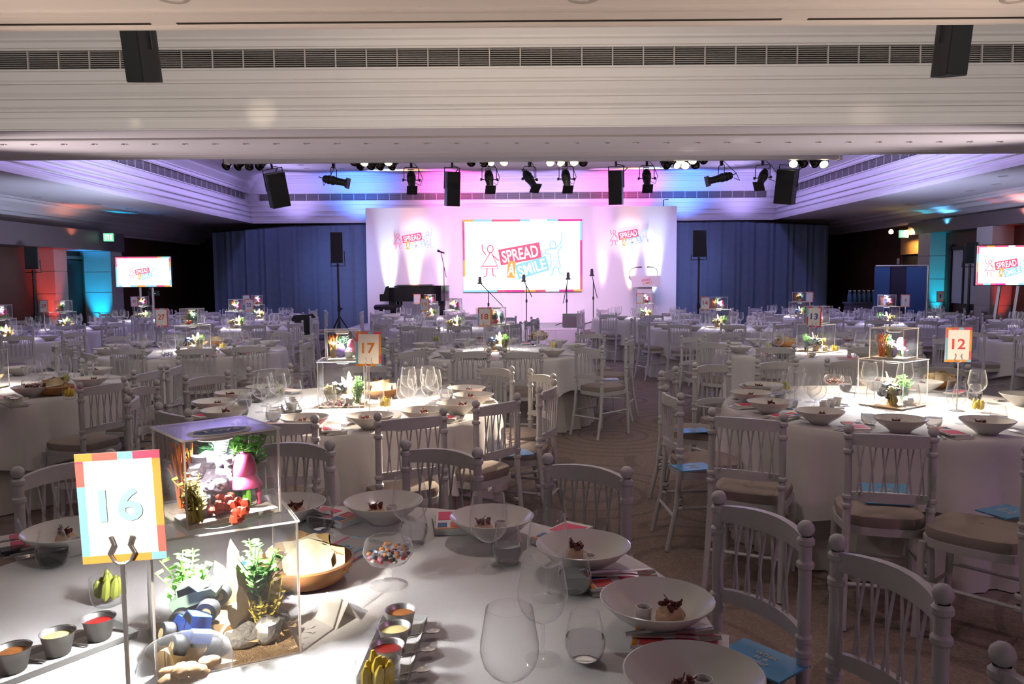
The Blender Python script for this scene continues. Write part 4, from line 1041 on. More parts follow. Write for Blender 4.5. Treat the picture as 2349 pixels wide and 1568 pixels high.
M_yel = mat('yellow_leaf', (.72, .58, .12), .6, noise=.3, nscale=50); M_orc = mat('orange_coral', (.85, .22, .03), .5); M_straw = mat('straw', (.72, .52, .27), .7, noise=.2, nscale=50)
M_pink = mat('toy_pink', (.85, .10, .26), .35); M_lime = mat('toy_lime', (.25, .70, .05), .35); M_purple = mat('toy_purple', (.16, .09, .35), .5, noise=.4, nscale=40)
M_rockp = mat('lilac_rock', (.52, .46, .60), .7, noise=.25, nscale=30, bump=.4, bscale=60); M_rock = mat('grey_rock', (.40, .37, .33), .8, noise=.3, nscale=40, bump=.5, bscale=90)
M_tan = mat('tan_wood', (.68, .45, .20), .55, noise=.2, nscale=14); M_tyre = mat('tyre', (.012, .012, .013), .7); M_tblue = mat('toy_blue', (.03, .09, .45), .25); M_tmint = mat('toy_pale_green', (.52, .74, .62), .3)
M_hub = mat('wheel_hub', (.75, .62, .35), .35); M_hubY = mat('yellow_hub', (.85, .65, .05), .35); M_redrock = mat('red_pebble', (.70, .10, .05), .5, noise=.3, nscale=50); M_bark = mat('bark', (.30, .18, .09), .8, noise=.4, nscale=40, bump=.5, bscale=80)
def coral(m=M_orc, h=.135, seed=1):
    q = random.Random(seed); b = MB()
    for i in range(14):
        A = q.uniform(0, 6.28); r = q.uniform(.006, .034); hh = h * q.uniform(.6, 1)
        p = [(r * .5 * cos(A), r * .5 * sin(A), 0), (r * .7 * cos(A) + q.uniform(-.004, .004), r * .7 * sin(A), hh * .5), (r * cos(A), r * sin(A), hh)]
        b.tube(p, [.0035, .003, .002], 5)
        for k in range(2):
            f = q.uniform(.4, .9); c = Vector(p[1]).lerp(Vector(p[2]), f - .2); e = c + Vector((q.uniform(-.018, .018), q.uniform(-.018, .018), .022))
            b.tube([c, e], [.0025, .0015], 4)
    return link('coral_ornament', b.mesh('coral_ornament', m))
def rock_arch():
    t = link('rock_ornament', None); b = MB()
    b.lump((0, 0, .040), .042, 4, 16, 10, .18, (1.0, .85, 1.0)).lump((-.012, .004, .085), .030, 9, 14, 8, .2, (1.1, .9, .8)).lump((.03, .0, .06), .028, 12, 12, 8, .2, (.8, .8, 1.3))
    part('rock', b, M_rockp, t); part('dark_side', MB().lump((.046, .01, .05), .026, 5, 12, 8, .2, (.7, .8, 1.9)), M_purple, t)
    part('blossom', plant_mesh(4, 8, .05, .022, .012, None).box((0, 0, .0), (.001, .001, .001)), mat('white_flower', (.8, .82, .86), .5), t, loc=(.015, 0, .088))
    part('ball', MB().ball((.0, -.042, .052), .011), mat('lilac_ball', (.75, .62, .72), .3), t)
    return t
def mushroom():
    t = link('mushroom_toy', None)
    part('cap', MB().lathe([(0, .105), (.010, .103), (.018, .094), (.0225, .08), (.0235, .066), (.022, .058), (.027, .050), (.034, .040), (.035, .036), (.028, .038), (0, .04)], 18), M_pink, t)
    part('stem', MB().tube([(0, 0, 0), (0, 0, .04)], [.007, .006], 8), M_lime, t)
    part('leaf_collar', MB().lathe([(0, .030), (.022, .034), (.026, .038), (.018, .036)], 7), M_lime, t)
    for i in range(3): part('sprout', MB().lathe([(0, 0), (.004, .0), (.004, .016), (.006, .022), (.004, .034), (0, .037)], 8, (.028 * cos(i * .9 - 2), .028 * sin(i * .9 - 2), 0)), (M_lime, M_pink, M_yel)[i], t)
    return t
def fern(): return link('leafy_plant', plant_mesh(2, 26, .13, .045, .016, None).mesh('leafy_plant', M_grn, smooth=False))
def darkplant(): return link('dark_plant', plant_mesh(6, 22, .125, .04, .020, None).mesh('dark_plant', M_dgrn, smooth=False))
def mintplant(): return link('flowering_plant', plant_mesh(17, 22, .12, .03, .020, None).mesh('flowering_plant', M_mint, smooth=False))
def purple_rock(): return link('purple_rock', MB().lump((0, 0, .035), .032, 14, 12, 8, .2, (.9, .8, 1.25)).mesh('purple_rock', M_purple))
def pot_plant():
    t = link('potted_toy_plant', None)
    part('pot', MB().lathe([(0, .001), (.014, 0), (.019, .028), (.017, .028), (.013, .008), (0, .008)], 12), M_lime, t); part('foliage', plant_mesh(8, 12, .06, .026, .016, None), M_mint, t, loc=(0, 0, .012)); return t
def pebbles():
    b = MB(); q = random.Random(3)
    for i in range(10): b.lump((q.uniform(-.02, .02), q.uniform(-.014, .014), .008 + .010 * (i % 3)), .009, i, 7, 5, .2)
    return link('pebble_heap', b.mesh('pebble_heap', M_redrock))
def truck(body, hub, name='toy_truck'):
    t = link(name, None)
    part('chassis', MB().box((0, 0, .034), (.085, .024, .012)).tube([(-.03, -.04, .024), (-.03, .04, .024)], .004, 6).tube([(.03, -.04, .024), (.03, .04, .024)], .004, 6), M_black, t)
    part('body', MB().prism([(-.052, .040), (.05, .040), (.056, .050), (.05, .062), (.02, .066), (.008, .086), (-.024, .086), (-.030, .066), (-.052, .062)], -.022, .022, Matrix(((1, 0, 0), (0, 0, 1), (0, 1, 0)))), body, t)
    part('windows', MB().prism([(.004, .068), (.016, .068), (.006, .083), (-.022, .083), (-.026, .068)], -.0226, .0226, Matrix(((1, 0, 0), (0, 0, 1), (0, 1, 0)))).box((.036, 0, .0655), (.012, .03, .002)), M_black, t)
    for x in (-.032, .032):
        for s in (-1, 1):
            Rm = Matrix.Rotation(rad(90), 3, 'X')
            wq = part('wheel', MB().lathe([(.010, -.013), (.022, -.013), (.024, -.009), (.024, .009), (.022, .013), (.010, .013)], 16, (x, s * .036, .024), Rm), M_tyre, t)
            part('hub', MB().lathe([(0, -.0135), (.009, -.012), (.011, -.0135), (.011, .0135), (.009, .012), (0, .0135)], 12, (x, s * .036, .024), Rm), hub, wq)
    return t
def dry_leaf():
    b = MB()
    for k in range(7):
        A = rad(-62 + k * 20.5); L = .115 * (1 - .10 * abs(k - 3) / 1.2)
        d = Vector((sin(A), 0, cos(A))); n = Vector((cos(A), 0, -sin(A))); y = .012 * cos(k * 2.1)
        pts = [(0, .002), (.35, .012), (.6, .013), (.85, .008), (1, .0)]
        v = []
        for f, wdt in pts: v += [d * L * f + n * wdt + Vector((0, y * f * f * 2, 0)), d * L * f - n * wdt + Vector((0, y * f * f * 2, 0))]
        b.add(v, [(2 * i, 2 * i + 1, 2 * i + 3, 2 * i + 2) for i in range(4)])
    b.tube([(0, 0, -.0), (0, 0, .03)], .003, 5)
    return link('dried_leaf', b.mesh('dried_leaf', M_straw))
def rocks(): return link('stone', MB().lump((0, 0, .022), .032, 21, 12, 8, .2, (1.2, .9, .75)).mesh('stone', M_rock))
def log(): return link('wooden_log', MB().lathe([(0, -.055), (.025, -.055), (.026, .0), (.025, .055), (0, .055)], 14, (0, 0, .026), Matrix.Rotation(rad(90), 3, 'Y')).mesh('wooden_log', M_tan))
def yplant(): return link('yellow_plant', plant_mesh(12, 24, .09, .04, .015, None).mesh('yellow_plant', M_yel, smooth=False))
def shavings():
    b = MB(); q = random.Random(8)
    for i in range(60):
        A = q.uniform(0, 6.28); x, y = q.uniform(-.10, .10), q.uniform(-.05, .05); l = q.uniform(.006, .018); z = q.uniform(.001, .02)
        b.add([(x, y, z), (x + l * cos(A), y + l * sin(A), z + q.uniform(-.002, .008)), (x + l * cos(A) - .004 * sin(A), y + l * sin(A) + .004 * cos(A), z + .003)], [(0, 1, 2)])
    return tag(link('bark_chips', b.mesh('bark_chips', M_tan, smooth=False)), kind='stuff')
def number_stand(h):
    t = link('number_stand', None)
    part('base', MB().lathe([(0, 0), (.042, 0), (.042, .004), (.01, .008), (0, .009)], 20), M_metal, t)
    part('pole', MB().tube([(0, 0, .006), (0, 0, h)], .0042, 8), M_metal, t)
    b = MB().tube([(-.019, 0, h + .052), (-.014, 0, h + .036), (-.022, 0, h + .02), (-.014, 0, h + .006), (-.006, 0, h + .001), (.006, 0, h + .001), (.014, 0, h + .006), (.022, 0, h + .02), (.014, 0, h + .036), (.019, 0, h + .052)], .0032, 6)
    part('clip', b, M_metal, t); return t
def number_card(t, p, txt, col, yaw, tilt=0.0, h=.29, scheme=0):
    nm = t['name']
    stamp('stand', lambda: number_stand(.29), on(t, p), yaw, 'chrome clip stand holding the number card on ' + nm, 'card stand', 'chrome clip stands')
    o = thing('number_card', on(t, p, h + .105) + Vector((0, .006, 0)), yaw, (('number card in a coloured border on the stand of ' if txt else 'bright card without readable number on the stand of ') + nm), 'number card')
    o.rotation_euler = (0, tilt, yaw)
    part('sheet', MB().box((0, 0, 0), (.148, .003, .205)), M_card, o, smooth=False)
    screen_border(o, 0, -.0018, 0, .148, .205, .014, [M_cardb, M_cardp, M_cardo, M_cardr] if scheme == 0 else [M_pinkp, M_redp, M_bluep], 17 + scheme, 4, 5)
    if txt: link('numerals', text_mesh(txt, .062, col, .022 * len(txt) + .026 * (len(txt) - 1) + .006, bold=.02), o, (0, -.0022, .005))
    return o
M_cardb = paper('card_blue', (.30, .60, .75)); M_cardp = paper('card_pink', (.85, .10, .20)); M_cardo = paper('card_orange', (.95, .40, .08)); M_cardr = paper('card_red', (.85, .18, .15))
PW = {0: (52.0, 40.0), 1: (34.0, 20.0), 2: (34.0, 20.0), 3: (34.0, 20.0)}
def centre(t, p, yaw, yaw2=None, picks=None):
    """two stacked acrylic display boxes with their toys"""
    nm, l = t['name'], t['lod']; yaw2 = yaw if yaw2 is None else yaw2; p = on(t, p)
    stamp('lower_box', lambda: acrylic_box('display_box', LB, LH, .0045), p, yaw, 'larger lower acrylic display box with lamp on ' + nm, 'display box', 'lower display boxes')
    q = p + Vector((0, 0, LH + .001))
    o = stamp('upper_box', lambda: acrylic_box('display_box', UB, UH, .004), q, yaw2, 'smaller upper acrylic display box with lamp on ' + nm, 'display box', 'upper display boxes')
    pl, pu = PW[l]
    spot('box_lamp', p + Vector((0, 0, LH - .034)), p, pl, (.93, .96, 1.0) if l == 0 else (1, .95, .86), 158 if l == 0 else 140, .6, .03)
    spot('box_lamp', q + Vector((0, 0, UH - .034)), q, pu, (.97, .98, 1.0), 150, .5, .03)
    z = .0125
    def putu(key, mk, x, y, r, what, cat):
        d = Vector((x * cos(yaw2) - y * sin(yaw2), x * sin(yaw2) + y * cos(yaw2), z)); return scaled(stamp(key, mk, q + d, yaw2 + r, what + ' in the upper box on ' + nm, cat, what + 's in the upper boxes'), .0 if 0 else (1.18 if l else 1.12))
    def putl(key, mk, x, y, r, what, cat, dz=0.0, rot=None):
        d = Vector((x * cos(yaw) - y * sin(yaw), x * sin(yaw) + y * cos(yaw), z + dz)); o = stamp(key, mk, p + d, yaw + r, what + ' in the lower box on ' + nm, cat, what + 's in the lower boxes'); scaled(o, 1.0 if 'truck' in key else 1.15 if key in ('log', 'chips', 'stone') else 1.45)
        if rot: o.rotation_euler = (rot[0], rot[1], yaw + r)
        return o
    def scaled(o, k): o.scale = (k, k, k); return o
    if picks is None: picks = rnd.choice(['A', 'B', 'C'])
    putu('coral', coral, -.05, .045, rnd.uniform(0, 6), 'orange branching coral', 'ornament')
    putu('dark', darkplant, *((.0, .05) if picks != 'B' else (-.01, .0)), rnd.uniform(0, 6), 'dark green toy plant', 'plant')
    putu('mint', mintplant, *((.03, .055) if picks != 'B' else (.05, -.03)), rnd.uniform(0, 6), 'mint flowering toy plant', 'plant')
    putu('yp', yplant, *((-.055, .0) if picks != 'A' else (.065, .05)), rnd.uniform(0, 6), 'yellow leaf spray', 'plant')
    if picks == 'C': putu('purp', purple_rock, -.01, .0, .5, 'purple rock ornament', 'ornament')
    if picks == 'A': putu('arch', rock_arch, -.005, .005, .0, 'lilac rock ornament', 'ornament')
    if picks != 'B': putu('mush', mushroom, .055, -.02, .3, 'pink mushroom toy', 'toy')
    putu('pot', pot_plant, *((-.055, -.05) if picks != 'C' else (.03, -.055)), 0, 'tiny potted plant', 'plant')
    if picks != 'C': putu('peb', pebbles, -.015, -.065, .3, 'heap of red pebbles', 'ornament')
    key = {'A': 'truckA', 'B': 'truckB', 'C': 'truckC'}[picks]
    cols = {'A': (M_tmint, M_hub), 'B': (M_tblue, M_hub), 'C': (M_black, M_hubY)}[picks]
    putl('log', log, .0, .0, .6, 'short wooden log', 'wood')
    putl(key, lambda: truck(*cols), -.035, -.01, -.5, {'A': 'pale green toy monster truck', 'B': 'blue toy monster truck', 'C': 'black toy monster truck with yellow hubs'}[picks], 'toy truck', .055, (.1, -.35))
    putl('leafd', dry_leaf, .04, .03, .2, 'dried straw-coloured leaf', 'leaf', .03)
    putl('fern', fern, *((-.07, .07) if picks == 'A' else (.09, -.03)), 0, 'green leafy toy plant', 'plant')
    putl('yp', yplant, *((.085, -.05) if picks != 'C' else (-.08, -.05)), 0, 'yellow leafy toy plant', 'plant')
    putl('stone', rocks, .03, -.085, .4, 'grey stone', 'stone')
    if l == 0: putl('chips', shavings, .0, -.06, 0, 'scatter of bark chips', 'bark')
    return p, q

# ------------------------------------------------------------------ laying the tables
def ang_px(t, px, py): p = at(px, py, z=TZ + .07); return math.atan2(p.y - t['c'].y, p.x - t['c'].x)
def stand_px(key, px, Y, txt, col, cardz_px, yaw=0.0, tilt=0.0, scheme=0):
    g = at(px, cardz_px, Y=Y); return number_card(T[key], Vector((g.x, Y, 0)), txt, col, yaw, tilt, scheme=scheme)
# table 17 and table twelve: the places whose bowls the photograph shows
t = T['17']
for px, py in ((490, 943), (510, 919), (556, 900), (640, 890), (690, 962), (860, 962), (995, 945), (1078, 926), (1079, 905), (1043, 891)): setting(t, ang_px(t, px, py), px in (490, 556, 1079, 1043, 995))
centre(t, Vector((-1.09, 5.05, 0)), .12, .30, 'C')
stand_px('17', 845, 4.66, '17', M_orangep, 811, .12, .02, 0)
t = T['12']
for px, py in ((1700, 877), (1690, 881), (1682, 899), (1742, 922), (1870, 945), (2070, 972), (2310, 975), (2290, 905), (2150, 860), (2000, 858)): setting(t, ang_px(t, px, py), px in (1700, 1682, 1870, 2310))
centre(t, Vector((2.36, 4.86, 0)), .62, .70, 'C')
stand_px('12', 2200, 4.66, '12', M_redp, 793, -.1, .0, 0)
# the other tables: a place in front of every chair
for k, t in T.items():
    if t['lod'] == 0: continue
    for a in sorted(t['ch']):
        setting(t, a + rnd.uniform(-.03, .03))
    yaw = rnd.uniform(-.1, .1) if k in ('27', '18') else rnd.uniform(-.5, .5)
    if k == '13': yaw = .75
    if k == '28': centre(t, Vector((-4.02, 5.9, 0)), .05, .1, 'A')
    else: centre(t, t['c'] + Vector((0, rnd.uniform(-.06, .06), 0)), yaw, yaw + rnd.uniform(-.1, .1))
for key, px, dY, txt, col, py, yaw, sc in (('27', 370, -.25, '27', M_redp, 728, .0, 1), ('18', 1112, -.3, '18', M_redp, 727, .02, 0), ('13', 1868, -.5, '13', M_navyp, 730, .05, 1), ('22', 571, -.3, '22', M_navyp, 701, .0, 0),
                                           ('14', 1618, -.2, '14', M_redp, 697, .0, 0), ('9', 2077, -.4, '9', M_redp, 701, .0, 0), ('29', 100, -.2, '29', M_redp, 703, .0, 0), ('30', 308, -.3, '30', M_redp, 696, .0, 1),
                                           ('19', 974, -.3, '19', M_orangep, 707, .05, 0), ('pi', 957, -.2, None, None, 692, .0, 0), ('le', 1468, -.2, None, None, 690, .0, 0), ('bk', 1857, -.2, None, None, 690, .0, 0), ('te', 2158, -.2, '1', M_navyp, 666, .0, 0), ('22b', 565, -.2, None, None, 690, .0, 1)):
    stand_px(key, px, T[key]['c'].y + dY, txt, col, py, yaw, (.06 if key == '13' else 0), sc)

# shared table centre food on the nearer tables
M_bread = mat('bread_crust', (.55, .33, .13), .75, noise=.4, nscale=40); M_crisp = mat('flatbread', (.85, .66, .40), .7, noise=.25, nscale=40); M_bowlw = mat('wooden_bowl', (.42, .18, .06), .4, noise=.25, nscale=12)
def bread_bowl():
    return link('wooden_bowl', MB().lathe([(0, .004), (.07, .0), (.10, .012), (.128, .045), (.131, .062), (.125, .066), (.118, .058), (.09, .022), (0, .014)], 28).mesh('wooden_bowl', M_bowlw, ang=50))
def flatbread(seed, m):
    def f():
        q = random.Random(seed); n = 9; vs = []; fs = []
        for i in range(n):
            for j in range(5):
                x = (i / (n - 1) - .5) * .15; zz = (j / 4 - .5) * .11 * (1 - .5 * abs(x) / .09); y = .012 * sin(i * 1.1 + seed) + .01 * sin(j * 1.7 + seed * 2) + q.uniform(-.002, .002)
                vs.append((x, y, zz))
        for i in range(n - 1):
            for j in range(4): fs.append((i * 5 + j, i * 5 + j + 1, i * 5 + j + 6, i * 5 + j + 5))
        k = len(vs); vs += [(x, y + .004, z) for x, y, z in vs]; fs += [tuple(a + k for a in reversed(q_)) for q_ in fs]
        return link('bread_slice', MB().add(vs, fs).mesh('bread_slice', m))
    return f
def bread(t, p, nm):
    p = on(t, p)
    stamp('bbowl', bread_bowl, p, 0, 'brown wooden bowl of bread on ' + nm, 'bowl', 'wooden bread bowls')
    for i, (x, y, rx, rz, m) in enumerate(((-.03, .03, .45, .3, M_crisp), (.01, -.01, -.35, -.2, M_crisp), (.04, -.04, -.6, .2, M_crisp), (-.04, .06, .25, .9, M_bread), (.05, .03, .3, -.7, M_bread))):
        o = stamp('slice%d' % i, flatbread(i, m), p + Vector((x, y, .065)), 0, '%s bread slice standing in the wooden bowl on %s' % (('pale', 'front pale', 'right pale', 'dark seeded', 'curled dark')[i], nm), 'bread', 'bread in the wooden bowls')
        o.rotation_euler = (rx, .1 * i - .2, rz)
def footed(): return link('footed_glass_bowl', MB().lathe([(.052, .128), (.060, .122), (.066, .10), (.066, .088), (.05, .066), (.022, .056), (.010, .05), (.009, .043), (.014, .038), (.009, .032), (.012, .02), (.03, .008), (.05, .003), (.05, .001), (0, .001)], 24).mesh('footed_glass_bowl', M_glass, ang=80))
BEAN = [mat('bean_%d' % i, c, .3) for i, c in enumerate(((.45, .03, .03), (.05, .02, .02), (.75, .30, .10), (.70, .62, .55), (.55, .22, .30), (.30, .35, .40)))]
def beans():
    q = random.Random(2); b = MB()
    for i in range(110):
        A = q.uniform(0, 6.28); r = .058 * math.sqrt(q.random()); lay = i % 3
        b.mi(i % 6); b.ball((r * cos(A) * (1 - .1 * (2 - lay)), r * sin(A) * (1 - .1 * (2 - lay)), .074 + lay * .0085 + .12 * r * lay * .2), .0058, 7, 5, (1.25, 1, .9))
    return tag(link('sweets', b.mesh('sweets', BEAN)), kind='stuff')
M_sauce = {0: mat('salsa', (.45, .16, .04), .4, noise=.4, nscale=120), 1: mat('mustard', (.72, .58, .25), .4), 2: mat('ketchup', (.32, .015, .012), .3)}
def dip_cup(k):
    def f():
        t = link('dip_cup', None)
        part('cup', MB().lathe([(0, .002), (.021, .0), (.024, .003), (.034, .048), (.0365, .050), (.0335, .047), (.0235, .006), (0, .005)], 24), M_metal, t)
        part('dip', MB().lathe([(.0315, .038), (.02, .0395), (0, .040)], 20), M_sauce[k], t); return t
    return f
def tea_spoon():
    t = link('small_spoon', None)
    part('handle', MB().tube([(0, -.06, .004), (0, 0, .003), (0, .03, .004)], [.003, .002, .002], 6), M_steel, t)
    part('scoop', MB().lathe([(0, 0), (.008, .0015), (.011, .005), (.010, .0055), (0, .003)], 10, (0, .042, .001), Matrix.Diagonal((1, 1.5, 1)).to_3x3()), M_steel, t); return t
def tray():
    L, W = .30, .105; b = MB()
    b.box((0, 0, .005), (W - .02, L - .02, .008))
    for s in (-1, 1):
        b.add([(s * W / 2, -L / 2, .018), (s * W / 2, L / 2, .018), (s * (W / 2 - .012), L / 2 - .012, .006), (s * (W / 2 - .012), -L / 2 + .012, .006)], [(0, 1, 2, 3)])
        b.add([(-W / 2, s * L / 2, .018), (W / 2, s * L / 2, .018), (W / 2 - .012, s * (L / 2 - .012), .006), (-W / 2 + .012, s * (L / 2 - .012), .006)], [(0, 1, 2, 3)])
        b.add([(s * W / 2, -L / 2, .018), (s * W / 2, L / 2, .018), (s * (W / 2 - .01), L / 2, .0), (s * (W / 2 - .01), -L / 2, .0)], [(0, 1, 2, 3)])
        b.add([(-W / 2, s * L / 2, .018), (W / 2, s * L / 2, .018), (W / 2, s * (L / 2 - .01), .0), (-W / 2, s * (L / 2 - .01), .0)], [(0, 1, 2, 3)])
    return link('serving_tray', b.mesh('serving_tray', M_china, smooth=False))
def dips(t, p, rz, nm, where=''):
    p = on(t, p)
    stamp('tray', tray, p, rz, 'white china dip tray%s on %s' % (where, nm), 'tray', 'china dip trays')
    for i in range(3):
        d = Vector((0, (1 - i) * .088, .0095)); e = Vector((d.x * cos(rz) - d.y * sin(rz), d.x * sin(rz) + d.y * cos(rz), d.z))
        stamp('dip%d' % i, dip_cup(i), p + e, 0, '%s steel cup of the tray%s, %s' % (('brown salsa, far', 'pale mustard, middle', 'red sauce, near')[i], where, nm), 'cup', 'steel dip cups')
        d = Vector((.036, (1 - i) * .088 - .03, .0095)); e = Vector((d.x * cos(rz) - d.y * sin(rz), d.x * sin(rz) + d.y * cos(rz), d.z))
        stamp('tsp', tea_spoon, p + e, rz - 1.2, 'spoon by the %s dip cup%s, %s' % (('far', 'middle', 'near')[i], where, nm), 'spoon', 'small spoons on the dip trays')
M_pick = mat('pickle', (.42, .44, .07), .35, noise=.3, nscale=50); M_ypep = mat('yellow_pepper', (.88, .62, .08), .3, noise=.2, nscale=40)
def jar(): return link('glass_pot', MB().lathe([(.043, .072), (.044, .05), (.041, .02), (.036, .004), (.03, .001), (0, .001)], 20).mesh('glass_pot', M_glass, ang=80))
def pickles(m, nm):
    def f():
        b = MB(); q = random.Random(4)
        for i in range(9):
            A = i * 2.4; r = .022 if i < 7 else .004
            p0 = Vector((r * cos(A), r * sin(A), .014)); p1 = Vector((r * cos(A + .3) * 1.1, r * sin(A + .3) * 1.1, .072 + q.uniform(-.012, .008)))
            b.tube([p0, p0.lerp(p1, .2), p0.lerp(p1, .75), p1], [.004, .011, .010, .003], 7)
        return tag(link(nm, b.mesh(nm, m)), kind=None)
    return f
def pot(t, p, m, nm, what):
    p = on(t, p)
    stamp('jar', jar, p, 0, 'small glass pot holding %s on %s' % (what, t['name']), 'pot', 'small glass pots')
    stamp(nm, pickles(m, nm), p + Vector((0, 0, .003)), 0, '%s bunched upright in the glass pot on %s' % (what, t['name']), 'food', what + ' in glass pots')
FOOD = {'17': ((872, 912), (768, 958), (668, 938), (884, 938), (640, 905), .35), '12': ((2150, 890), (1912, 902), (1905, 938), (2243, 945), (1800, 900), -.75),
        '18': ((1235, 780), (1103, 790), (1060, 796), (1270, 800), (1000, 785), .6), '27': ((495, 793), (560, 790), (372, 796), (512, 801), (330, 790), .6),
        '13': ((1800, 795), (1945, 797), (1960, 800), (1915, 808), (1760, 800), .6), '28': ((125, 905), (75, 912), (30, 930), (160, 915), (150, 880), .8)}
for k in FOOD:
    t = T[k]; nm = t['name']; a, b_, c_, d_, e_, rz = FOOD[k]
    def at_t(p): return at(p[0], p[1], z=TZ)
    bread(t, at_t(a), nm); dips(t, at_t(c_), rz, nm)
    stamp('footed', footed, on(t, at_t(b_)), 0, 'footed glass bowl of mixed sweets on ' + nm, 'bowl', 'footed glass bowls')
    stamp('beans', beans, on(t, at_t(b_), .002), 0, 'mixed coloured sweets heaped in the footed glass bowl on ' + nm, 'sweets', 'sweets in footed bowls')
    pot(t, at_t(d_), M_ypep, 'yellow_peppers', 'yellow peppers'); pot(t, at_t(e_), M_pick, 'green_pickles', 'green pickles')

# ------------------------------------------------------------------ the nearest table
t = T['16']; nm = t['name']
pl, pu = centre(t, Vector((-.657, 1.72, 0)), rad(27), rad(41), 'A')
pu.x += 0
def place16(px, py, z=TZ): return at(px, py, z=z)
lb = Vector((-.657, 1.72, TZ))
def loc16(x, y, dz): return Vector((lb.x + x * cos(rad(27)) - y * sin(rad(27)), lb.y + x * sin(rad(27)) + y * cos(rad(27)), TZ + .0135 + dz))
o = stamp('truckB', lambda: truck(M_tblue, M_black), loc16(-.085, -.075, .012), 2.3, 'blue and black toy truck, front left of the lower box on the nearest table', 'toy truck'); o.rotation_euler = (.35, -.1, 2.3)
o = stamp('truckB', None, loc16(.06, .075, .04), 1.2, 'small dark blue toy truck at the back of the lower box on the nearest table', 'toy truck'); o.rotation_euler = (-.2, .5, 1.2)
stamp('log', None, loc16(-.02, -.03, .0), -.6, 'pale split log lying across the lower box on the nearest table', 'wood')
stamp('log', None, loc16(-.075, -.09, -.012), 1.1, 'second short log under the blue truck in the lower box on the nearest table', 'wood')
stamp('fern', None, loc16(.075, -.02, .03), 1.0, 'bright green feathery toy plant at the right of the lower box on the nearest table', 'plant')
stamp('stone', None, loc16(.085, -.08, .0), 1.9, 'pale rough stone at the front right of the lower box on the nearest table', 'stone')
stamp('stone', None, loc16(.10, -.02, .0), .2, 'pale stone at the right wall of the lower box on the nearest table', 'stone')
stamp('leafd', None, loc16(.055, -.05, .005), 1.2, 'second dried leaf low at the right of the lower box on the nearest table', 'leaf')
stamp('chips', None, loc16(.03, -.075, .012), .2, 'heap of orange bark chips at the front of the lower box on the nearest table', 'bark')
ub = Vector((-.625, 1.665, TZ + .001 + LH + .001 + .0125))
def up16(x, y, dz=0): return Vector((ub.x + x * cos(rad(41)) - y * sin(rad(41)), ub.y + x * sin(rad(41)) + y * cos(rad(41)), ub.z + dz))
stamp('fern', None, up16(.07, .075), .4, 'green bushy toy plant at the right back of the upper box on the nearest table', 'plant')
stamp('peb', None, up16(.005, -.075), 2.0, 'second heap of red pebbles at the front of the upper box on the nearest table', 'ornament')
stamp('yp', None, up16(-.065, -.02), 2.0, 'yellow green leaf spray at the left of the upper box on the nearest table', 'plant')
# printed oval on the lid
lid = PROTO['upper_box']
ovl = thing('oval_sticker', (-.625, 1.665, TZ + .002 + LH + UH + .0012), rad(41), 'oval dark blue sticker with white border on the nearest display box lid', 'sticker')
ell = lambda a, b_: [(a * cos(i * PI / 16), b_ * sin(i * PI / 16)) for i in range(32)]
part('white_border', MB().prism(ell(.068, .042), 0, .0006), M_white, ovl, smooth=False); part('blue_field', MB().prism(ell(.056, .031), .0006, .0010), M_navyp, ovl, smooth=False)
link('lettering', text_mesh('Toys', .030, M_white, .085, bold=.02), ovl, (0, 0, .0011), rot=(rad(-90), 0, 0))
# number card
g = at(275, 1170, Y=1.415)
number_card(t, Vector((g.x, 1.415, 0)), '16', M_bluep, .12, -.03)
# bowls, glasses and places that the photograph shows
for px, py in ((880, 1150), (1128, 1185), (1338, 1250), (1507, 1375), (1590, 1545)):
    p = at(px, py, z=TZ + .070); bowl(t, Vector((p.x, p.y, 0)), math.atan2(p.y - t['c'].y, p.x - t['c'].x))
for px, py in ((655, 1155), (160, 1215)):
    p = at(px, py, z=TZ + .070); bowl(t, Vector((p.x, p.y, 0)), math.atan2(p.y - t['c'].y, p.x - t['c'].x))
def a16(p): return math.atan2(p.y - t['c'].y, p.x - t['c'].x)
for px, py in ((745, 1230), (942, 1258), (1122, 1308), (1258, 1372), (1245, 1513), (1170, 1660)):
    p = place16(px, py); wine(t, p, a16(p), 'w1')
for px, py in ((735, 1215), (950, 1245), (1165, 1290), (1318, 1360), (1342, 1515), (122, 1300), (20, 1275)):
    p = place16(px, py); water(t, p, a16(p))
for px, py, r in ((1035, 1205, .5), (760, 1192, .9), (1430, 1345, -.1), (1560, 1490, -.15), (95, 1255, 1.2), (1290, 1235, .2)):
    p = place16(px, py); a = a16(p)
    stamp('nap', napkin, on(t, p), a + PI / 2 + r, clock(t, a, 'n', 'folded white napkin at %s place of %s'), 'napkin', 'napkins at the places')
    stamp('menu', menu, on(t, p, .0135), a + PI / 2 + r, clock(t, a, 'm', 'red and white printed booklet on the napkin, %s of %s'), 'booklet', 'booklets on the napkins')
    if px > 1300:
        for q in range(3):
            d = Vector((.0, .03 + .02 * q, .0))
            stamp(('fork', 'fork', 'knife')[q], (fork, fork, knife)[q], on(t, p, .023) + Vector((-.01, .05 + .018 * q - .05, 0)), -PI / 2 + .15 * q - .1, '%s laid on the booklet at the %s right place of the nearest table' % (('first steel fork', 'second steel fork', 'steel knife')[q], 'far' if px < 1500 else 'near'), ('fork', 'fork', 'knife')[q])
g = place16(700, 1335); bread(t, g, nm)
g = place16(892, 1343); stamp('footed', footed, on(t, g), 0, 'footed glass bowl of mixed sweets on ' + nm, 'bowl', 'footed glass bowls'); stamp('beans', beans, on(t, g, .002), .5, 'mixed coloured sweets heaped in the footed glass bowl on ' + nm, 'sweets', 'sweets in footed bowls')
dips(t, place16(905, 1497), -.02, nm, ' right of the box')
dips(t, place16(135, 1510), -.62 + PI, nm, ' left of the box')
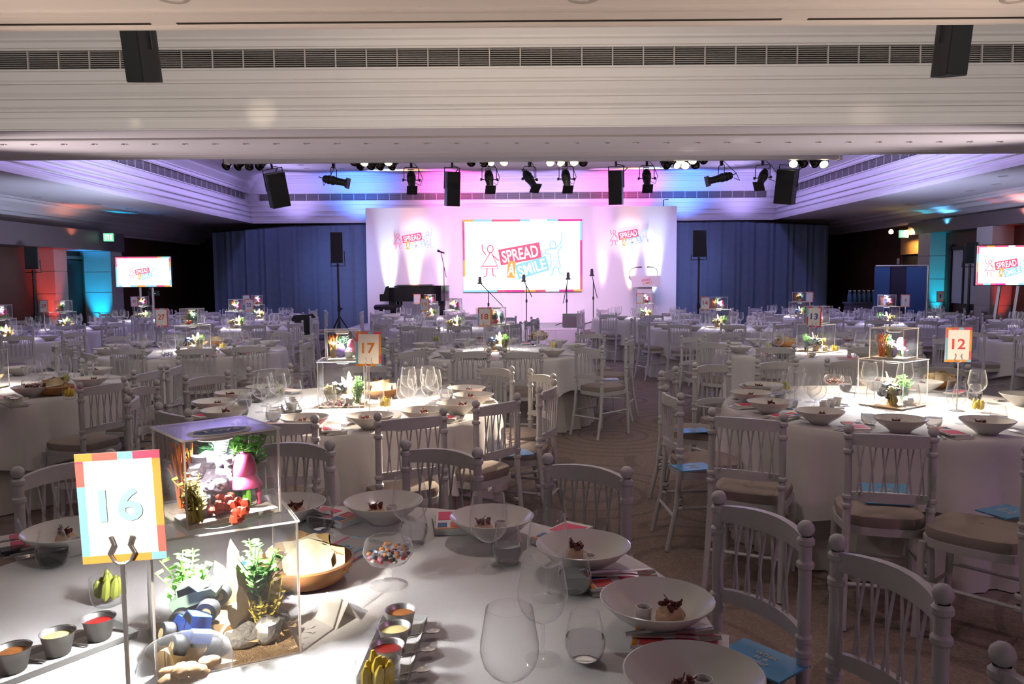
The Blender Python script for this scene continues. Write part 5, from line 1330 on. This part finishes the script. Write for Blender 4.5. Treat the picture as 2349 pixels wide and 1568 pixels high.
pot(t, place16(250, 1385), M_pick, 'green_pickles', 'green pickles'); pot(t, place16(868, 1595), M_ypep, 'yellow_peppers', 'yellow peppers')
g = on(t, place16(430, 1600))
M_bisc = mat('biscuit', (.62, .36, .16), .7, noise=.3, nscale=60)
tag(link('biscuit_bowl', MB().lathe([(.072, .105), (.082, .095), (.088, .07), (.08, .035), (.055, .008), (.04, .002), (0, .002)], 28).mesh('biscuit_bowl', M_glass, ang=80), None, g), 'round glass bowl of biscuits at the bottom edge, before the display box', 'bowl')
for i in range(9):
    A = i * 2.4; r = .045 * math.sqrt(i / 9.0)
    o = stamp('bisc', lambda: link('biscuit', MB().lump((0, 0, 0), .021, 5, 10, 6, .12, (1.1, .9, .55)).mesh('biscuit', M_bisc)), g + Vector((r * cos(A), r * sin(A), .04 + .012 * (i % 3))), A, ('brown biscuit in the round glass bowl at the bottom edge, ' + ('middle one' if i == 0 else nth(i) + ' outwards')), 'biscuit', 'biscuits in the glass bowl')
# folded tent card and the loose number card
g = on(t, place16(775, 1420))
tag(link('tent_card', MB().add([(-.045, -.035, 0), (.045, -.035, 0), (.045, 0, .055), (-.045, 0, .055), (.045, .035, 0), (-.045, .035, 0), (-.045, -.033, 0), (.045, -.033, 0), (.045, 0, .053), (-.045, 0, .053), (.045, .033, 0), (-.045, .033, 0)],
    [(0, 1, 2, 3), (3, 2, 4, 5), (9, 8, 7, 6), (11, 10, 8, 9)]).mesh('tent_card', M_card, smooth=False), None, g, -.75), 'plain white folded tent card lying near the wooden bowl', 'tent card')
g = on(t, place16(800, 1262), .002)
o = thing('loose_number_card', g, PI - .45, 'second sixteen card lying flat on the cloth behind the wooden bowl', 'number card'); o.rotation_euler = (rad(-90), 0, PI - .45)
part('sheet', MB().box((0, 0, 0), (.148, .002, .205)), M_card, o, smooth=False); screen_border(o, 0, -.0014, 0, .148, .205, .008, [M_pinkp, M_navyp, M_bluep], 5, 4, 5)
link('numerals', text_mesh('16', .062, M_bluep, .075, bold=.02), o, (0, -.002, 0))
# blue leaflets on chair seats
M_leaf = mat('leaflet_blue', (.10, .34, .60), .25, spec=.6)
def leaflet():
    o = link('leaflet', None); part('sheet', MB().box((0, 0, .003), (.21, .15, .006)), M_leaf, o, smooth=False)
    for i, (tx, yy) in enumerate((('what', .03), ('is a', .005), ('smile?', -.022))): link('lettering', text_mesh(tx, .022, M_card, .07 if i != 1 else .04, bold=.03), o, (0, yy, .0064), rot=(rad(-90), 0, 0))
    return o
def leaflet_at(px, py, rz, lab): stamp('leaflet', leaflet, at(px, py, z=.513), rz, lab, 'leaflet', 'blue leaflets on the seats')
leaflet_at(2032, 1150, -.2, 'blue leaflet reading what is a smile on the chair behind table twelve')
o = PROTO['leaflet']; o.rotation_euler = (.42, 0, -.2); o.location.z += .035
leaflet_at(1745, 1515, -.9, 'blue leaflet on the chair seat at the right rim of the nearest table')
leaflet_at(1590, 1072, .3, 'blue leaflet on the lower chair seat at the left of table twelve')
leaflet_at(1590, 988, .2, 'blue leaflet on the upper chair seat at the left of table twelve')
leaflet_at(1180, 1040, .3, 'blue leaflet on the chair seat at the right of table seventeen')
leaflet_at(1395, 870, .1, 'pale leaflet on the turned chair seat right of table eighteen')
leaflet_at(905, 878, .1, 'blue leaflet on the chair seat behind table seventeen, beside its card')
leaflet_at(2310, 1175, .4, 'dark blue leaflet on the chair at the right edge, table twelve')
leaflet_at(690, 1098, .3, 'blue leaflet on the chair seat behind the display box, table seventeen')
# dark cloth on a far chair
g = at(697, 735, Y=14.4)
solid('black_jacket', MB().prism([(-.2, 0), (.2, 0), (.215, .38), (.17, .44), (-.17, .42), (-.215, .36)], -.03, .03, Matrix(((1, 0, 0), (0, 0, 1), (0, 1, 0)))), M_black, (g.x, 14.4, .50), .1, 'black jacket hanging over a chair back right of table twenty-two', 'jacket')
